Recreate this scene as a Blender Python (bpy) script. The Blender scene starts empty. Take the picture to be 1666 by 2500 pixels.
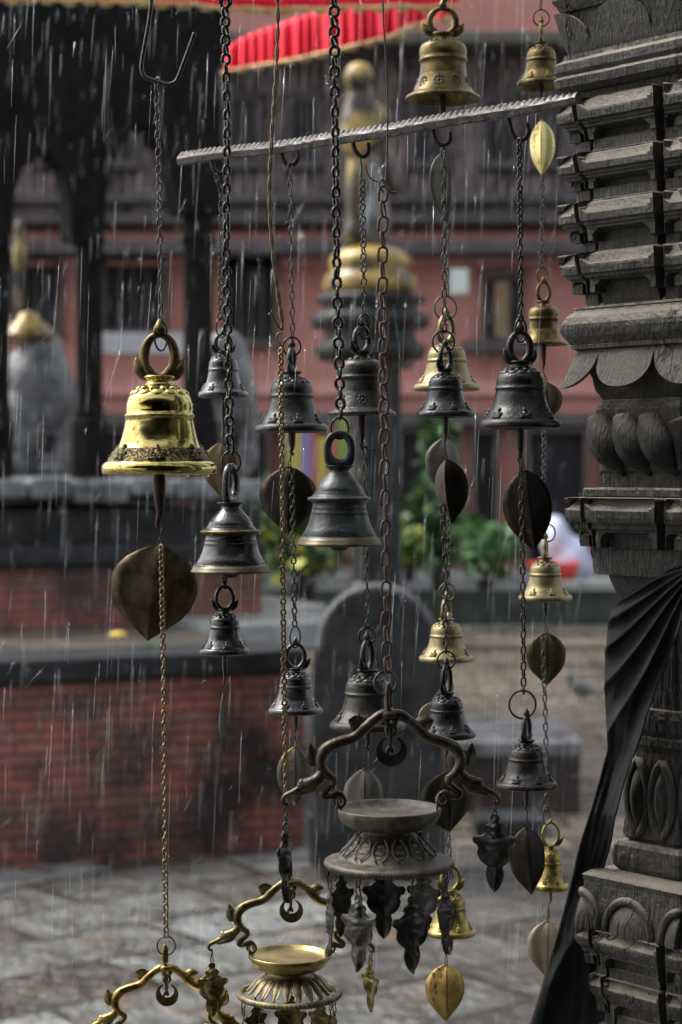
import bpy, math, random
from mathutils import Vector, Matrix, noise
from math import sin, cos, pi, sqrt, radians, tan, atan2
random.seed(7)
C = bpy.context.scene.collection
F, H, HOR, CX = 4800.0, 1.6, 1150.0, 833.0

def P(px, py, D):
    """a place given by where it stands in the view and how far away it is (metres)"""
    return Vector(((px-CX)/F*D, D, H+(HOR-py)/F*D))

# ------------------------------------------------------------------ mesh builder
class MB:
    def __init__(self): self.v=[]; self.f=[]; self.m=[]; self.s=[]
    def add(self, vs, fs, mi=0, smooth=True):
        o=len(self.v); self.v.extend([tuple(p) for p in vs])
        for f in fs:
            self.f.append(tuple(i+o for i in f)); self.m.append(mi); self.s.append(smooth)
        return self
    def box(self, a, b, mi=0, M=None):
        x0,y0,z0=a; x1,y1,z1=b
        vs=[Vector(p) for p in [(x0,y0,z0),(x1,y0,z0),(x1,y1,z0),(x0,y1,z0),(x0,y0,z1),(x1,y0,z1),(x1,y1,z1),(x0,y1,z1)]]
        if M: vs=[M@p for p in vs]
        return self.add(vs,[(0,3,2,1),(4,5,6,7),(0,1,5,4),(1,2,6,5),(2,3,7,6),(3,0,4,7)],mi,False)
    def lathe(self, prof, c=(0,0,0), n=40, mi=0, M=None, smooth=True, ripple=None):
        vs=[]; c=Vector(c)
        for (r,h) in prof:
            for k in range(n):
                a=2*pi*k/n; rr=r*(1+(ripple(a,h) if ripple else 0))
                p=Vector((rr*cos(a),rr*sin(a),h))
                if M: p=M@p
                vs.append(c+p)
        fs=[(i*n+k,i*n+(k+1)%n,(i+1)*n+(k+1)%n,(i+1)*n+k) for i in range(len(prof)-1) for k in range(n)]
        return self.add(vs,fs,mi,smooth)
    def ball(self, c, r, mi=0, nu=12, nv=8, M=None):
        r=r if hasattr(r,'__len__') else (r,r,r); c=Vector(c); vs=[]
        for i in range(nv+1):
            t=pi*i/nv
            for k in range(nu):
                a=2*pi*k/nu; p=Vector((r[0]*sin(t)*cos(a),r[1]*sin(t)*sin(a),-r[2]*cos(t)))
                if M: p=M@p
                vs.append(c+p)
        fs=[(i*nu+k,i*nu+(k+1)%nu,(i+1)*nu+(k+1)%nu,(i+1)*nu+k) for i in range(nv) for k in range(nu)]
        return self.add(vs,fs,mi,True)
    def tube(self, pts, rad, n=8, mi=0, smooth_path=3, closed=False, flat=1.0):
        pts=[Vector(p) for p in pts]
        rad=list(rad) if hasattr(rad,'__len__') else [rad]*len(pts)
        if smooth_path>1 and len(pts)>2:
            q=[];rr=[];N=len(pts)
            rng=range(N) if closed else range(N-1)
            for i in rng:
                p0=pts[(i-1)%N] if (closed or i>0) else pts[0]
                p1=pts[i]; p2=pts[(i+1)%N]
                p3=pts[(i+2)%N] if (closed or i+2<N) else pts[-1]
                for k in range(smooth_path):
                    t=k/smooth_path
                    q.append(0.5*((2*p1)+(-p0+p2)*t+(2*p0-5*p1+4*p2-p3)*t*t+(-p0+3*p1-3*p2+p3)*t**3))
                    rr.append(rad[i]*(1-t)+rad[(i+1)%N]*t)
            if not closed: q.append(pts[-1]); rr.append(rad[-1])
            pts,rad=q,rr
        N=len(pts); vs=[]; up=None
        for i,p in enumerate(pts):
            if closed: t=(pts[(i+1)%N]-pts[i-1])
            else: t=pts[min(i+1,N-1)]-pts[max(i-1,0)]
            if t.length<1e-9: t=Vector((0,0,1))
            t.normalize()
            if up is None:
                up=Vector((0,1,0)) if abs(t.y)<.9 else Vector((1,0,0))
            up=(up-t*up.dot(t))
            if up.length<1e-6: up=t.orthogonal()
            up.normalize(); sd=t.cross(up)
            for k in range(n):
                a=2*pi*k/n; vs.append(p+sd*(cos(a)*rad[i])+up*(sin(a)*rad[i]*flat))
        fs=[(i*n+k,i*n+(k+1)%n,((i+1)%N)*n+(k+1)%n,((i+1)%N)*n+k) for i in range(N if closed else N-1) for k in range(n)]
        if not closed:
            fs.append(tuple(range(n-1,-1,-1))); fs.append(tuple((N-1)*n+k for k in range(n)))
        return self.add(vs,fs,mi,True)
    def prism(self, poly, y0, y1, fn=None, mi=0):
        """poly in (x,z), extruded along y; fn maps (x,y,z) to a place"""
        n=len(poly); fn=fn or (lambda x,y,z:(x,y,z))
        vs=[fn(x,y0,z) for x,z in poly]+[fn(x,y1,z) for x,z in poly]
        fs=[tuple(range(n)),tuple(range(2*n-1,n-1,-1))]+[(i,i+n,(i+1)%n+n,(i+1)%n) for i in range(n)]
        return self.add(vs,fs,mi,False)
    def build(self, name, mats, parent=None, origin=None):
        o3=Vector(origin) if origin is not None else Vector((0,0,0))
        me=bpy.data.meshes.new(name)
        me.from_pydata([tuple(Vector(p)-o3) for p in self.v],[],self.f)
        if not isinstance(mats,(list,tuple)): mats=[mats]
        for m in mats: me.materials.append(m)
        me.polygons.foreach_set('material_index',self.m)
        me.polygons.foreach_set('use_smooth',self.s)
        me.update()
        o=bpy.data.objects.new(name,me); C.objects.link(o)
        if parent is not None: o.parent=parent
        elif origin is not None: o.location=o3
        return o

def tag(o, label=None, cat=None, group=None, kind=None):
    if label: o['label']=label
    if cat: o['category']=cat
    if group: o['group']=group
    if kind: o['kind']=kind
    return o
def thing(name, label, cat, loc=(0,0,0), group=None):
    o=bpy.data.objects.new(name,None); C.objects.link(o); o.empty_display_size=.02
    o.location=loc; return tag(o,label,cat,group)
def mod(o, kind, **kw):
    m=o.modifiers.new(kind.lower(),kind)
    for k,v in kw.items(): setattr(m,k,v)
    return m

# ------------------------------------------------------------------ materials
def new_mat(name):
    m=bpy.data.materials.new(name); m.use_nodes=True; nt=m.node_tree
    b=nt.nodes['Principled BSDF']; return m,nt,b
def ramp(nt, fac, stops):
    r=nt.nodes.new('ShaderNodeValToRGB'); nt.links.new(fac,r.inputs[0])
    e=r.color_ramp.elements
    while len(e)<len(stops): e.new(.5)
    for i,(p,c) in enumerate(stops):
        e[i].position=p; e[i].color=(*c,1) if hasattr(c,'__len__') else (c,c,c,1)
    return r.outputs[0]
def noise_n(nt, scale, detail=4, rough=.6, vec=None, stretch=None):
    n=nt.nodes.new('ShaderNodeTexNoise'); n.inputs['Scale'].default_value=scale
    n.inputs['Detail'].default_value=detail; n.inputs['Roughness'].default_value=rough
    tc=nt.nodes.new('ShaderNodeTexCoord'); src=tc.outputs['Object']
    if stretch:
        mp=nt.nodes.new('ShaderNodeMapping'); mp.inputs['Scale'].default_value=stretch
        nt.links.new(src,mp.inputs[0]); src=mp.outputs[0]
    nt.links.new(vec or src,n.inputs['Vector']); return n.outputs['Fac']
def mixc(nt, fac, a, b, mode='MIX'):
    m=nt.nodes.new('ShaderNodeMix'); m.data_type='RGBA'; m.blend_type=mode
    for s,val in ((m.inputs[0],fac),(m.inputs[6],a),(m.inputs[7],b)):
        if hasattr(val,'is_output'): nt.links.new(val,s)
        elif hasattr(val,'__len__'): s.default_value=(*val,1)
        else: s.default_value=val
    return m.outputs[2]
def math_n(nt, op, a, b=0.0):
    m=nt.nodes.new('ShaderNodeMath'); m.operation=op
    for s,val in ((m.inputs[0],a),(m.inputs[1],b)):
        if hasattr(val,'is_output'): nt.links.new(val,s)
        else: s.default_value=val
    return m.outputs[0]
def bump(nt, b, h, dist, strength=1.0):
    bp=nt.nodes.new('ShaderNodeBump'); bp.inputs['Distance'].default_value=dist; bp.inputs['Strength'].default_value=strength
    nt.links.new(h,bp.inputs['Height']); nt.links.new(bp.outputs[0],b.inputs['Normal'])

def metal(name, c1, c2, r1, r2, met=1.0, scale=60, bd=.0004, spots=None, lo=.4, hi=.65, coat=0, spec=.5):
    m,nt,b=new_mat(name)
    n1=noise_n(nt,scale,5); n2=noise_n(nt,scale*6,3)
    col=ramp(nt,n1,[(lo,c1),(hi,c2)])
    if spots: col=mixc(nt,ramp(nt,noise_n(nt,scale*1.7,3,.7),[(.55,0.0),(.66,1.0)]),col,spots)
    nt.links.new(col,b.inputs['Base Color'])
    b.inputs['Metallic'].default_value=met; b.inputs['Specular IOR Level'].default_value=spec
    nt.links.new(ramp(nt,n1,[(.35,r1),(.7,r2)]),b.inputs['Roughness'])
    if coat: b.inputs['Coat Weight'].default_value=coat; b.inputs['Coat Roughness'].default_value=.08
    h=math_n(nt,'ADD',math_n(nt,'MULTIPLY',n2,.35),n1); bump(nt,b,h,bd)
    return m
BRASS = metal('polished_brass',(.44,.35,.10),(.66,.56,.22),.09,.24,1,38,.0004,spots=(.30,.20,.06))
BRASSROUGH = metal('cast_brass',(.13,.10,.035),(.38,.29,.10),.32,.5,1,90,.0004)
BRASSPIT = metal('pitted_brass_band',(.012,.010,.007),(.30,.23,.09),.3,.55,.9,420,.0012,lo=.47,hi=.62)
OLDBRASS = metal('aged_brass',(.07,.053,.024),(.23,.17,.072),.34,.5,.95,50,.0003)
PALEBRASS = metal('pale_aged_brass',(.17,.14,.07),(.31,.26,.14),.38,.55,.9,60,.0003)
PATINA = metal('dark_bronze_patina',(.008,.0078,.0074),(.026,.024,.022),.22,.5,.3,55,.0013,spec=.7)
PATINAW= metal('wet_dark_bronze',(.006,.0062,.0062),(.022,.022,.021),.17,.42,.2,70,.0010,coat=.45,spec=.6)
PATINAB= metal('brown_bronze_patina',(.014,.012,.010),(.044,.038,.030),.26,.52,.35,60,.0013,spec=.7)
PATINAG= metal('grey_green_bronze',(.018,.021,.020),(.044,.049,.046),.28,.5,.3,50,.0010,spec=.7,spots=(.05,.062,.056))
DUSTY  = metal('dusty_bronze',(.06,.050,.036),(.16,.138,.10),.42,.62,.3,70,.0012,spec=.6)
RIMB   = metal('worn_bronze_rim',(.09,.077,.05),(.19,.16,.10),.35,.5,.85,50,.0002)
CHDARK = metal('dark_steel_chain',(.018,.017,.015),(.060,.054,.040),.18,.36,.7,200,.0001,coat=.3)
CHRUST = metal('rusty_chain',(.085,.048,.032),(.15,.095,.07),.5,.75,.45,150,.0003)
CHGOLD = metal('brassy_chain',(.16,.125,.06),(.30,.24,.13),.25,.45,.95,150,.0001)
CHGREY = metal('grey_steel_chain',(.06,.058,.05),(.14,.13,.11),.3,.5,.9,150,.0001)
WIRE   = metal('iron_wire',(.04,.037,.03),(.10,.093,.072),.3,.5,.9,300,.0002)
TWIST  = metal('twisted_brass_wire',(.12,.10,.055),(.24,.205,.12),.3,.5,.9,200,.0002)
IRON   = metal('wrought_iron',(.028,.024,.021),(.10,.086,.074),.32,.6,.35,60,.0020,coat=.15,spec=.6)
RUSTI  = metal('rusty_iron_hook',(.03,.02,.017),(.075,.045,.035),.5,.7,.5,120,.0006)
LBROWN = metal('brown_copper_leaf',(.080,.058,.034),(.20,.148,.088),.36,.58,.75,35,.0005)
LDARK  = metal('dark_bronze_leaf',(.022,.018,.015),(.060,.048,.040),.38,.55,.7,40,.0004,spots=(.10,.07,.045))
LGREY  = metal('grey_tin_leaf',(.10,.095,.085),(.20,.185,.165),.4,.6,.7,40,.0003)
LGOLD  = metal('golden_leaf',(.22,.14,.045),(.42,.29,.10),.3,.5,.95,38,.0003,spots=(.07,.045,.02))
LBRIGHT= metal('bright_brass_leaf',(.75,.62,.25),(.85,.74,.36),.35,.5,.85,50,.0003,spots=(.45,.33,.10))
LOLIVE = metal('olive_bronze_leaf',(.05,.042,.022),(.085,.072,.038),.4,.55,.8,35,.0002)
LPALE  = metal('pale_brass_leaf',(.30,.24,.16),(.36,.30,.21),.4,.6,.8,50,.0002)
LMOTT  = metal('mottled_leaf',(.085,.080,.070),(.13,.12,.105),.35,.6,.75,40,.0004,spots=(.36,.25,.10))

def wood_mat(name, c1, c2, dust, grain=(28,28,3), rough=.72, spec=.4):
    m,nt,b=new_mat(name)
    g=noise_n(nt,14,6,.65,stretch=grain); n=noise_n(nt,9,5,.6); fine=noise_n(nt,160,3)
    col=ramp(nt,g,[(.3,c1),(.7,c2)])
    col=mixc(nt,ramp(nt,n,[(.4,0.0),(.7,.6)]),col,tuple(x*.5 for x in c1))
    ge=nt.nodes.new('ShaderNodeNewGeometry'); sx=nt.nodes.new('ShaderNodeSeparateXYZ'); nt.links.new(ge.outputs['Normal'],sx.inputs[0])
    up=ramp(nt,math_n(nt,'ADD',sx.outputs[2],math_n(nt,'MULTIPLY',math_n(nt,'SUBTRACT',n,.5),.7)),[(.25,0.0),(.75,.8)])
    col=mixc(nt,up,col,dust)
    cr=ramp(nt,noise_n(nt,1.0,5,.55,stretch=(34,34,2.6)),[(.478,0.0),(.497,1.0),(.503,1.0),(.522,0.0)])
    crm=math_n(nt,'MULTIPLY',cr,ramp(nt,noise_n(nt,7,2),[(.5,0.0),(.6,1.0)]))
    col=mixc(nt,math_n(nt,'MULTIPLY',crm,.8),col,tuple(x*.25 for x in c1))
    nt.links.new(col,b.inputs['Base Color']); b.inputs['Roughness'].default_value=rough; b.inputs['Specular IOR Level'].default_value=spec
    h=math_n(nt,'ADD',g,math_n(nt,'MULTIPLY',fine,.3)); h=math_n(nt,'SUBTRACT',h,math_n(nt,'MULTIPLY',crm,.6)); h=math_n(nt,'ADD',h,math_n(nt,'MULTIPLY',noise_n(nt,30,4,.6),.8)); bump(nt,b,h,.0045)
    return m
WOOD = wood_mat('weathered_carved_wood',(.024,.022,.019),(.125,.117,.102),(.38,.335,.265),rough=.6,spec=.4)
DWOOD= wood_mat('black_timber',(.008,.008,.0085),(.024,.023,.023),(.02,.02,.021),grain=(6,6,1),rough=.9,spec=.08)

def plain(name, c1, c2, rough=.7, scale=6, bd=.004, metallic=0, spec=.5, coat=0, lo=.35, hi=.68):
    m,nt,b=new_mat(name); n=noise_n(nt,scale,6,.6)
    nt.links.new(ramp(nt,n,[(lo,c1),(hi,c2)]),b.inputs['Base Color'])
    b.inputs['Roughness'].default_value=rough; b.inputs['Metallic'].default_value=metallic; b.inputs['Specular IOR Level'].default_value=spec
    b.inputs['Coat Weight'].default_value=coat; b.inputs['Coat Roughness'].default_value=.25
    bump(nt,b,n,bd); return m
def brick_mat(name, c1, c2, mortar, bw, bh, dirt=None, dlo=.5, rough=.8, axes='XZ', bd=.01, squash=1, wet=0):
    m,nt,b=new_mat(name)
    tc=nt.nodes.new('ShaderNodeTexCoord'); sx=nt.nodes.new('ShaderNodeSeparateXYZ'); cb=nt.nodes.new('ShaderNodeCombineXYZ')
    nt.links.new(tc.outputs['Object'],sx.inputs[0])
    ix={'X':0,'Y':1,'Z':2}
    nt.links.new(sx.outputs[ix[axes[0]]],cb.inputs[0]); nt.links.new(sx.outputs[ix[axes[1]]],cb.inputs[1])
    wob=nt.nodes.new('ShaderNodeTexNoise'); wob.inputs['Scale'].default_value=1.5/bw*.3; nt.links.new(cb.outputs[0],wob.inputs['Vector'])
    ad=nt.nodes.new('ShaderNodeVectorMath'); ad.operation='MULTIPLY_ADD'
    nt.links.new(wob.outputs['Color'],ad.inputs[0]); ad.inputs[1].default_value=(bh*.8,bh*.8,0); nt.links.new(cb.outputs[0],ad.inputs[2])
    br=nt.nodes.new('ShaderNodeTexBrick'); nt.links.new(ad.outputs[0],br.inputs['Vector'])
    br.inputs['Scale'].default_value=1; br.inputs['Brick Width'].default_value=bw; br.inputs['Row Height'].default_value=bh
    br.inputs['Mortar Size'].default_value=bh*.10; br.inputs['Mortar Smooth'].default_value=.3; br.inputs['Bias'].default_value=0
    br.inputs['Color1'].default_value=(*c1,1); br.inputs['Color2'].default_value=(*c2,1); br.inputs['Mortar'].default_value=(*mortar,1)
    br.offset=.5
    n=noise_n(nt,2.6,7,.7); n2=noise_n(nt,12,4)
    col=mixc(nt,ramp(nt,n2,[(.3,.0),(.75,.6)]),br.outputs['Color'],tuple(x*.55 for x in c1))
    if dirt: col=mixc(nt,ramp(nt,n,[(dlo-.1,0.0),(dlo+.12,.92)]),col,dirt)
    nt.links.new(col,b.inputs['Base Color'])
    if wet: nt.links.new(ramp(nt,n2,[(.3,rough-.25),(.65,rough)]),b.inputs['Roughness'])
    else: b.inputs['Roughness'].default_value=rough
    h=math_n(nt,'ADD',math_n(nt,'MULTIPLY',br.outputs['Fac'],-.7),math_n(nt,'MULTIPLY',n2,.5)); bump(nt,b,h,bd)
    return m
# lamp metals
DUSTYARM=metal('brown_cast_bronze_arm',(.045,.036,.026),(.12,.10,.075),.3,.5,.8,80,.0006)
OLDARM=metal('olive_brass_arm',(.10,.078,.036),(.23,.185,.095),.28,.45,.95,80,.0005)
BRASSARM=metal('golden_cast_arm',(.17,.115,.035),(.42,.31,.11),.22,.42,1,80,.0006)
GOLDB=metal('gold_bowl',(.30,.23,.09),(.50,.40,.17),.28,.42,.95,40,.0003)
PALED=metal('dusty_brass_petals',(.15,.12,.065),(.32,.265,.15),.42,.6,.8,90,.0006)
FACEG=metal('golden_face',(.12,.085,.03),(.40,.31,.13),.3,.55,.9,130,.0008)
m_,nt_,b_=new_mat('black_cloth'); nz=noise_n(nt_,30,4); nt_.links.new(ramp(nt_,nz,[(.3,(.013,.013,.0135)),(.7,(.032,.032,.034))]),b_.inputs['Base Color']); b_.inputs['Roughness'].default_value=.78; b_.inputs['Specular IOR Level'].default_value=.22; bump(nt_,b_,math_n(nt_,'ADD',math_n(nt_,'MULTIPLY',noise_n(nt_,900,2),.3),noise_n(nt_,26,5,.6,stretch=(1,1,.35))),.003); CLOTH=m_
MOSSBRICK=brick_mat('mossy_red_brick',(.40,.11,.07),(.24,.14,.11),(.04,.034,.03),.20,.047,dirt=(.011,.012,.012),dlo=.48,rough=.55,bd=.012,wet=1)
DARKBRICK=brick_mat('dark_red_brick',(.07,.028,.024),(.05,.04,.036),(.02,.02,.02),.23,.07,dirt=(.03,.032,.032),dlo=.45,rough=.5,wet=1)
FARBRICK=brick_mat('palace_brick',(.66,.235,.19),(.54,.27,.225),(.36,.25,.22),.24,.09,dirt=(.38,.19,.165),dlo=.56,rough=.85,bd=.004)
BRICKBAND=plain('pale_red_brick_band',(.52,.22,.19),(.62,.32,.28),.8,3,.01)
DARKSTONE=plain('wet_black_stone',(.007,.0075,.008),(.028,.029,.031),.4,5,.03,spec=.3)
STELE=plain('dark_carved_stone',(.009,.0095,.010),(.040,.042,.043),.4,7,.03,spec=.3)
GREYSTONE=plain('grey_stone',(.12,.12,.125),(.26,.265,.27),.5,5,.02)
WETSTONE=plain('wet_brown_paving',(.05,.045,.038),(.17,.155,.135),.28,4,.02)
WETSTONE2=plain('wet_tan_kerb',(.10,.085,.06),(.24,.20,.15),.3,5,.02)
WETSLAB=plain('wet_grey_slab',(.05,.052,.055),(.26,.27,.28),.25,6,.02)
PALESLAB=plain('pale_wet_slab',(.20,.215,.205),(.42,.43,.42),.25,5,.015)
MOSSSTONE=plain('mossy_dark_wall',(.018,.022,.020),(.05,.062,.05),.6,4,.02)
MOSSROOF=plain('mossy_roof_tiles',(.09,.085,.07),(.15,.155,.11),.9,4,.02,spec=.1)
STATUE=plain('wet_statue_stone',(.014,.015,.016),(.11,.115,.12),.24,8,.04,spec=.9,coat=.6)
GILT=metal('weathered_gilt',(.10,.068,.024),(.46,.31,.09),.2,.45,.15,4.5,.01,lo=.42,hi=.58)
DWOODF=plain('dark_palace_timber',(.045,.042,.046),(.11,.10,.105),.6,3,.01)
DWOODF2=plain('brown_palace_timber',(.055,.038,.032),(.10,.08,.07),.6,3,.01)
GALLERY=plain('carved_gallery_timber',(.085,.066,.066),(.27,.215,.21),.7,3.2,.04,spec=.2,lo=.40,hi=.6)
GALLERY2=plain('gallery_slat_timber',(.12,.095,.094),(.36,.30,.29),.7,3.1,.04,spec=.2,lo=.42,hi=.6)
DARKGAP=plain('dark_opening',(.012,.012,.015),(.025,.024,.028),.6,2,.001,spec=.15)
OCHRE=plain('ochre_shutter',(.22,.14,.08),(.30,.20,.12),.7,4,.002)
WHITEP=plain('pale_sign_paint',(.55,.62,.60),(.62,.68,.66),.5,4,.001)
GREYWHITE=plain('off_white_banner',(.36,.36,.39),(.50,.50,.53),.7,4,.002)
BYEL=plain('yellow_cloth',(.48,.38,.07),(.56,.46,.11),.8,4,.002)
BVIO=plain('violet_cloth',(.22,.19,.42),(.29,.26,.50),.8,4,.002)
BRED=plain('red_cloth',(.44,.09,.10),(.50,.12,.12),.8,4,.002)
BGRN=plain('lime_cloth',(.20,.28,.05),(.27,.34,.08),.8,4,.002)
BGRN2=plain('yellow_green_cloth',(.22,.28,.05),(.28,.32,.08),.8,4,.002)
BLUEW=plain('bluish_tarpaulin',(.42,.46,.62),(.55,.60,.74),.45,4,.004)
REDP=plain('red_plastic',(.60,.03,.03),(.66,.05,.05),.35,4,.001)
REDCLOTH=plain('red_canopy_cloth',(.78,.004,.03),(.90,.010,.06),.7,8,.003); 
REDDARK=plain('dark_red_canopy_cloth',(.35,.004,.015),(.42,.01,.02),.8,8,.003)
FRINGE=plain('gold_fringe_thread',(.50,.30,.10),(.80,.62,.30),.5,16,.004)
BARK=plain('plant_stem',(.05,.04,.025),(.08,.06,.04),.8,10,.002)
def leafmat(n,c1,c2):
    m,nt,b=new_mat(n); nt.links.new(ramp(nt,noise_n(nt,3,3),[(.35,c1),(.65,c2)]),b.inputs['Base Color']); b.inputs['Roughness'].default_value=.45; b.inputs['Subsurface Weight'].default_value=0
    return m
LEAFG=leafmat('green_leaves',(.05,.14,.03),(.12,.24,.06)); LEAFD=leafmat('dark_green_leaves',(.016,.045,.018),(.05,.11,.03)); LEAFL=leafmat('light_green_leaves',(.05,.13,.04),(.10,.21,.07)); LEAFY=leafmat('yellow_green_leaves',(.30,.34,.04),(.45,.42,.06))
m_,nt_,b_=new_mat('rain_water'); b_.inputs['Base Color'].default_value=(.8,.85,.88,1); b_.inputs['Roughness'].default_value=.12; b_.inputs['IOR'].default_value=1.33; b_.inputs['Transmission Weight'].default_value=.35; RAIN=m_
m_,nt_,b_=new_mat('clear_water'); b_.inputs['Base Color'].default_value=(1,1,1,1); b_.inputs['Roughness'].default_value=.02; b_.inputs['IOR'].default_value=1.33; b_.inputs['Transmission Weight'].default_value=1; GLASS=m_

MARI=plain('marigold_petals',(.62,.42,.06),(.70,.52,.10),.6,20,.002)

TANPAVE=brick_mat('wet_tan_paving',(.30,.255,.185),(.08,.068,.052),(.03,.026,.02),.55,.24,dirt=(.06,.055,.045),dlo=.52,rough=.36,axes='XY',bd=.04,wet=1)

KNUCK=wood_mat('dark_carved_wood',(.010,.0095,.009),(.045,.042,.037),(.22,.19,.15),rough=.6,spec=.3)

GILTD=metal('dull_gilt',(.035,.030,.020),(.42,.29,.09),.25,.5,.15,3.6,.01,lo=.47,hi=.60)

STELERIM=plain('worn_stone_rim',(.03,.032,.034),(.17,.175,.18),.35,8,.03)  # paler than the slab: light on the top edge put into the colour
# ------------------------------------------------------------------ chains
def link_mesh(mb, c, ax, sd, L, W, wire, nu=16, nv=6):
    """one oval link: centre c, long axis ax, side axis sd, outer length L, outer width W"""
    ax=ax.normalized(); sd=(sd-ax*sd.dot(ax)).normalized(); nm=ax.cross(sd)
    a=max(W/2-wire,wire*.6); b=L/2-wire; st=max(b-a,0)
    vs=[]
    for i in range(nu):
        t=2*pi*i/nu; x=a*cos(t); y=a*sin(t)+(st if sin(t)>1e-9 else -st if sin(t)<-1e-9 else 0)
        r=sd*cos(t)+ax*sin(t); p=c+sd*x+ax*y
        for k in range(nv):
            q=2*pi*k/nv; vs.append(p+(r*cos(q)+nm*sin(q))*wire)
    fs=[(i*nv+k,((i+1)%nu)*nv+k,((i+1)%nu)*nv+(k+1)%nv,i*nv+(k+1)%nv) for i in range(nu) for k in range(nv)]
    mb.add(vs,fs)
def chain(label, path, w, pitch, mat, style='curb', wire=None, twist=0, group=None, base=0, rings=(), name='chain', ringmat=None):
    """path: (px,py,D) places; w, pitch, wire in view pixels at that depth"""
    pts=[P(*p) for p in path]; S=path[-1][2]/F
    seg=[(pts[i+1]-pts[i]).length for i in range(len(pts)-1)]; tot=sum(seg)
    wire=wire or w*.13; n=max(2,round(tot/(pitch*S))); mb=MB(); rnd=random.Random(int(path[0][0]*7+path[0][1]))
    for i in range(n):
        s=(i+.5)/n*tot; k=0
        while k<len(seg)-1 and s>seg[k]: s-=seg[k]; k+=1
        c=pts[k].lerp(pts[k+1],min(1,s/seg[k])); ax=(pts[k+1]-pts[k]).normalized()
        if style=='curb':  yaw=(.55 if i%2 else -.55)
        else: yaw=(pi/2+.25 if i%2 else .2)
        yaw+=base+twist*i+.5*sin(i*.35+base)*(.6 if style=='curb' else .3)+rnd.uniform(-.1,.1)
        lean=ax+Vector((rnd.uniform(-.05,.05)+(.12 if i%2 else -.12)*(style=='curb'),0,0))
        link_mesh(mb,c,lean,Vector((cos(yaw),sin(yaw),0)),(pitch+2.0*wire)*S*1.03,w*S,wire*S)
    o=mb.build(name,mat,origin=pts[0]); tag(o,label,'chain',group or 'chains the bells and lamps hang from')
    for r in rings: ring_part(o,pts[0],*r,mat=ringmat or mat)
    return o
def ring_part(parent, org, px, py, rx, rz, D, yaw=0, wire=2.6, mat=None):
    mb=MB(); c=P(px,py,D); S=D/F
    pts=[c+Vector((cos(t)*rx*S*cos(yaw),cos(t)*rx*S*sin(yaw),sin(t)*rz*S)) for t in [2*pi*i/28 for i in range(28)]]
    mb.tube(pts,wire*S,8,closed=True,smooth_path=1)
    return mb.build('ring',mat,parent,origin=org)

# ------------------------------------------------------------------ bells
PA=[(.93,0),(.985,.02),(1.0,.09),(.985,.17),(.945,.212),(.905,.228),(.84,.29),(.775,.385),(.74,.45),(.722,.468),(.665,.60),(.625,.75),(.595,.90),(.58,.965),
    (.60,.985),(.61,1.01),(.60,1.035),(.578,1.05),(.578,1.12),(.572,1.2),(.55,1.29),(.515,1.36),(.465,1.405),(.445,1.412),(.40,1.455),(.30,1.49),(.235,1.515),
    (.26,1.53),(.235,1.56),(.21,1.60),(.25,1.645),(.285,1.66),(.285,1.69),(.0,1.69)]
PC=[(.95,0),(.99,.01),(1.0,.05),(.97,.095),(.90,.13),(.80,.20),(.72,.30),(.665,.42),(.63,.55),(.608,.70),(.60,.86),(.605,.95),
    (.635,.97),(.645,1.0),(.635,1.03),(.61,1.05),(.625,1.12),(.63,1.2),(.615,1.30),(.57,1.39),(.50,1.43),(.47,1.435),(.40,1.46),(.27,1.49),(.235,1.515),
    (.21,1.56),(.215,1.60),(.30,1.65),(.31,1.69),(.0,1.69)]
PT=[(.90,-.01),(.99,0),(1.01,.03),(.985,.06),(.955,.13),(.925,.195),(.905,.2),(.875,.235),(.88,.25),(.80,.40),(.735,.56),(.69,.72),(.675,.80),(.68,.81),(.665,.83),(.65,.92),(.655,.93),(.64,.95),(.63,1.04),
    (.65,1.07),(.74,1.11),(.765,1.14),(.76,1.175),(.70,1.205),(.64,1.22),(.64,1.25),(.60,1.27),(.605,1.29),(.57,1.32),(.57,1.36),(.52,1.46),(.44,1.58),(.35,1.69),(.27,1.78),(.235,1.84),(.24,1.87),(.33,1.94),(.36,1.98),(.0,1.98)]
INN=lambda prof,kz:[(0,1.30*kz),(.30,1.28*kz),(.50,1.12*kz),(.54,.9*kz),(.60,.68*kz),(.69,.42*kz),(.80,.2*kz),(.90,.02*kz)]
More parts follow.
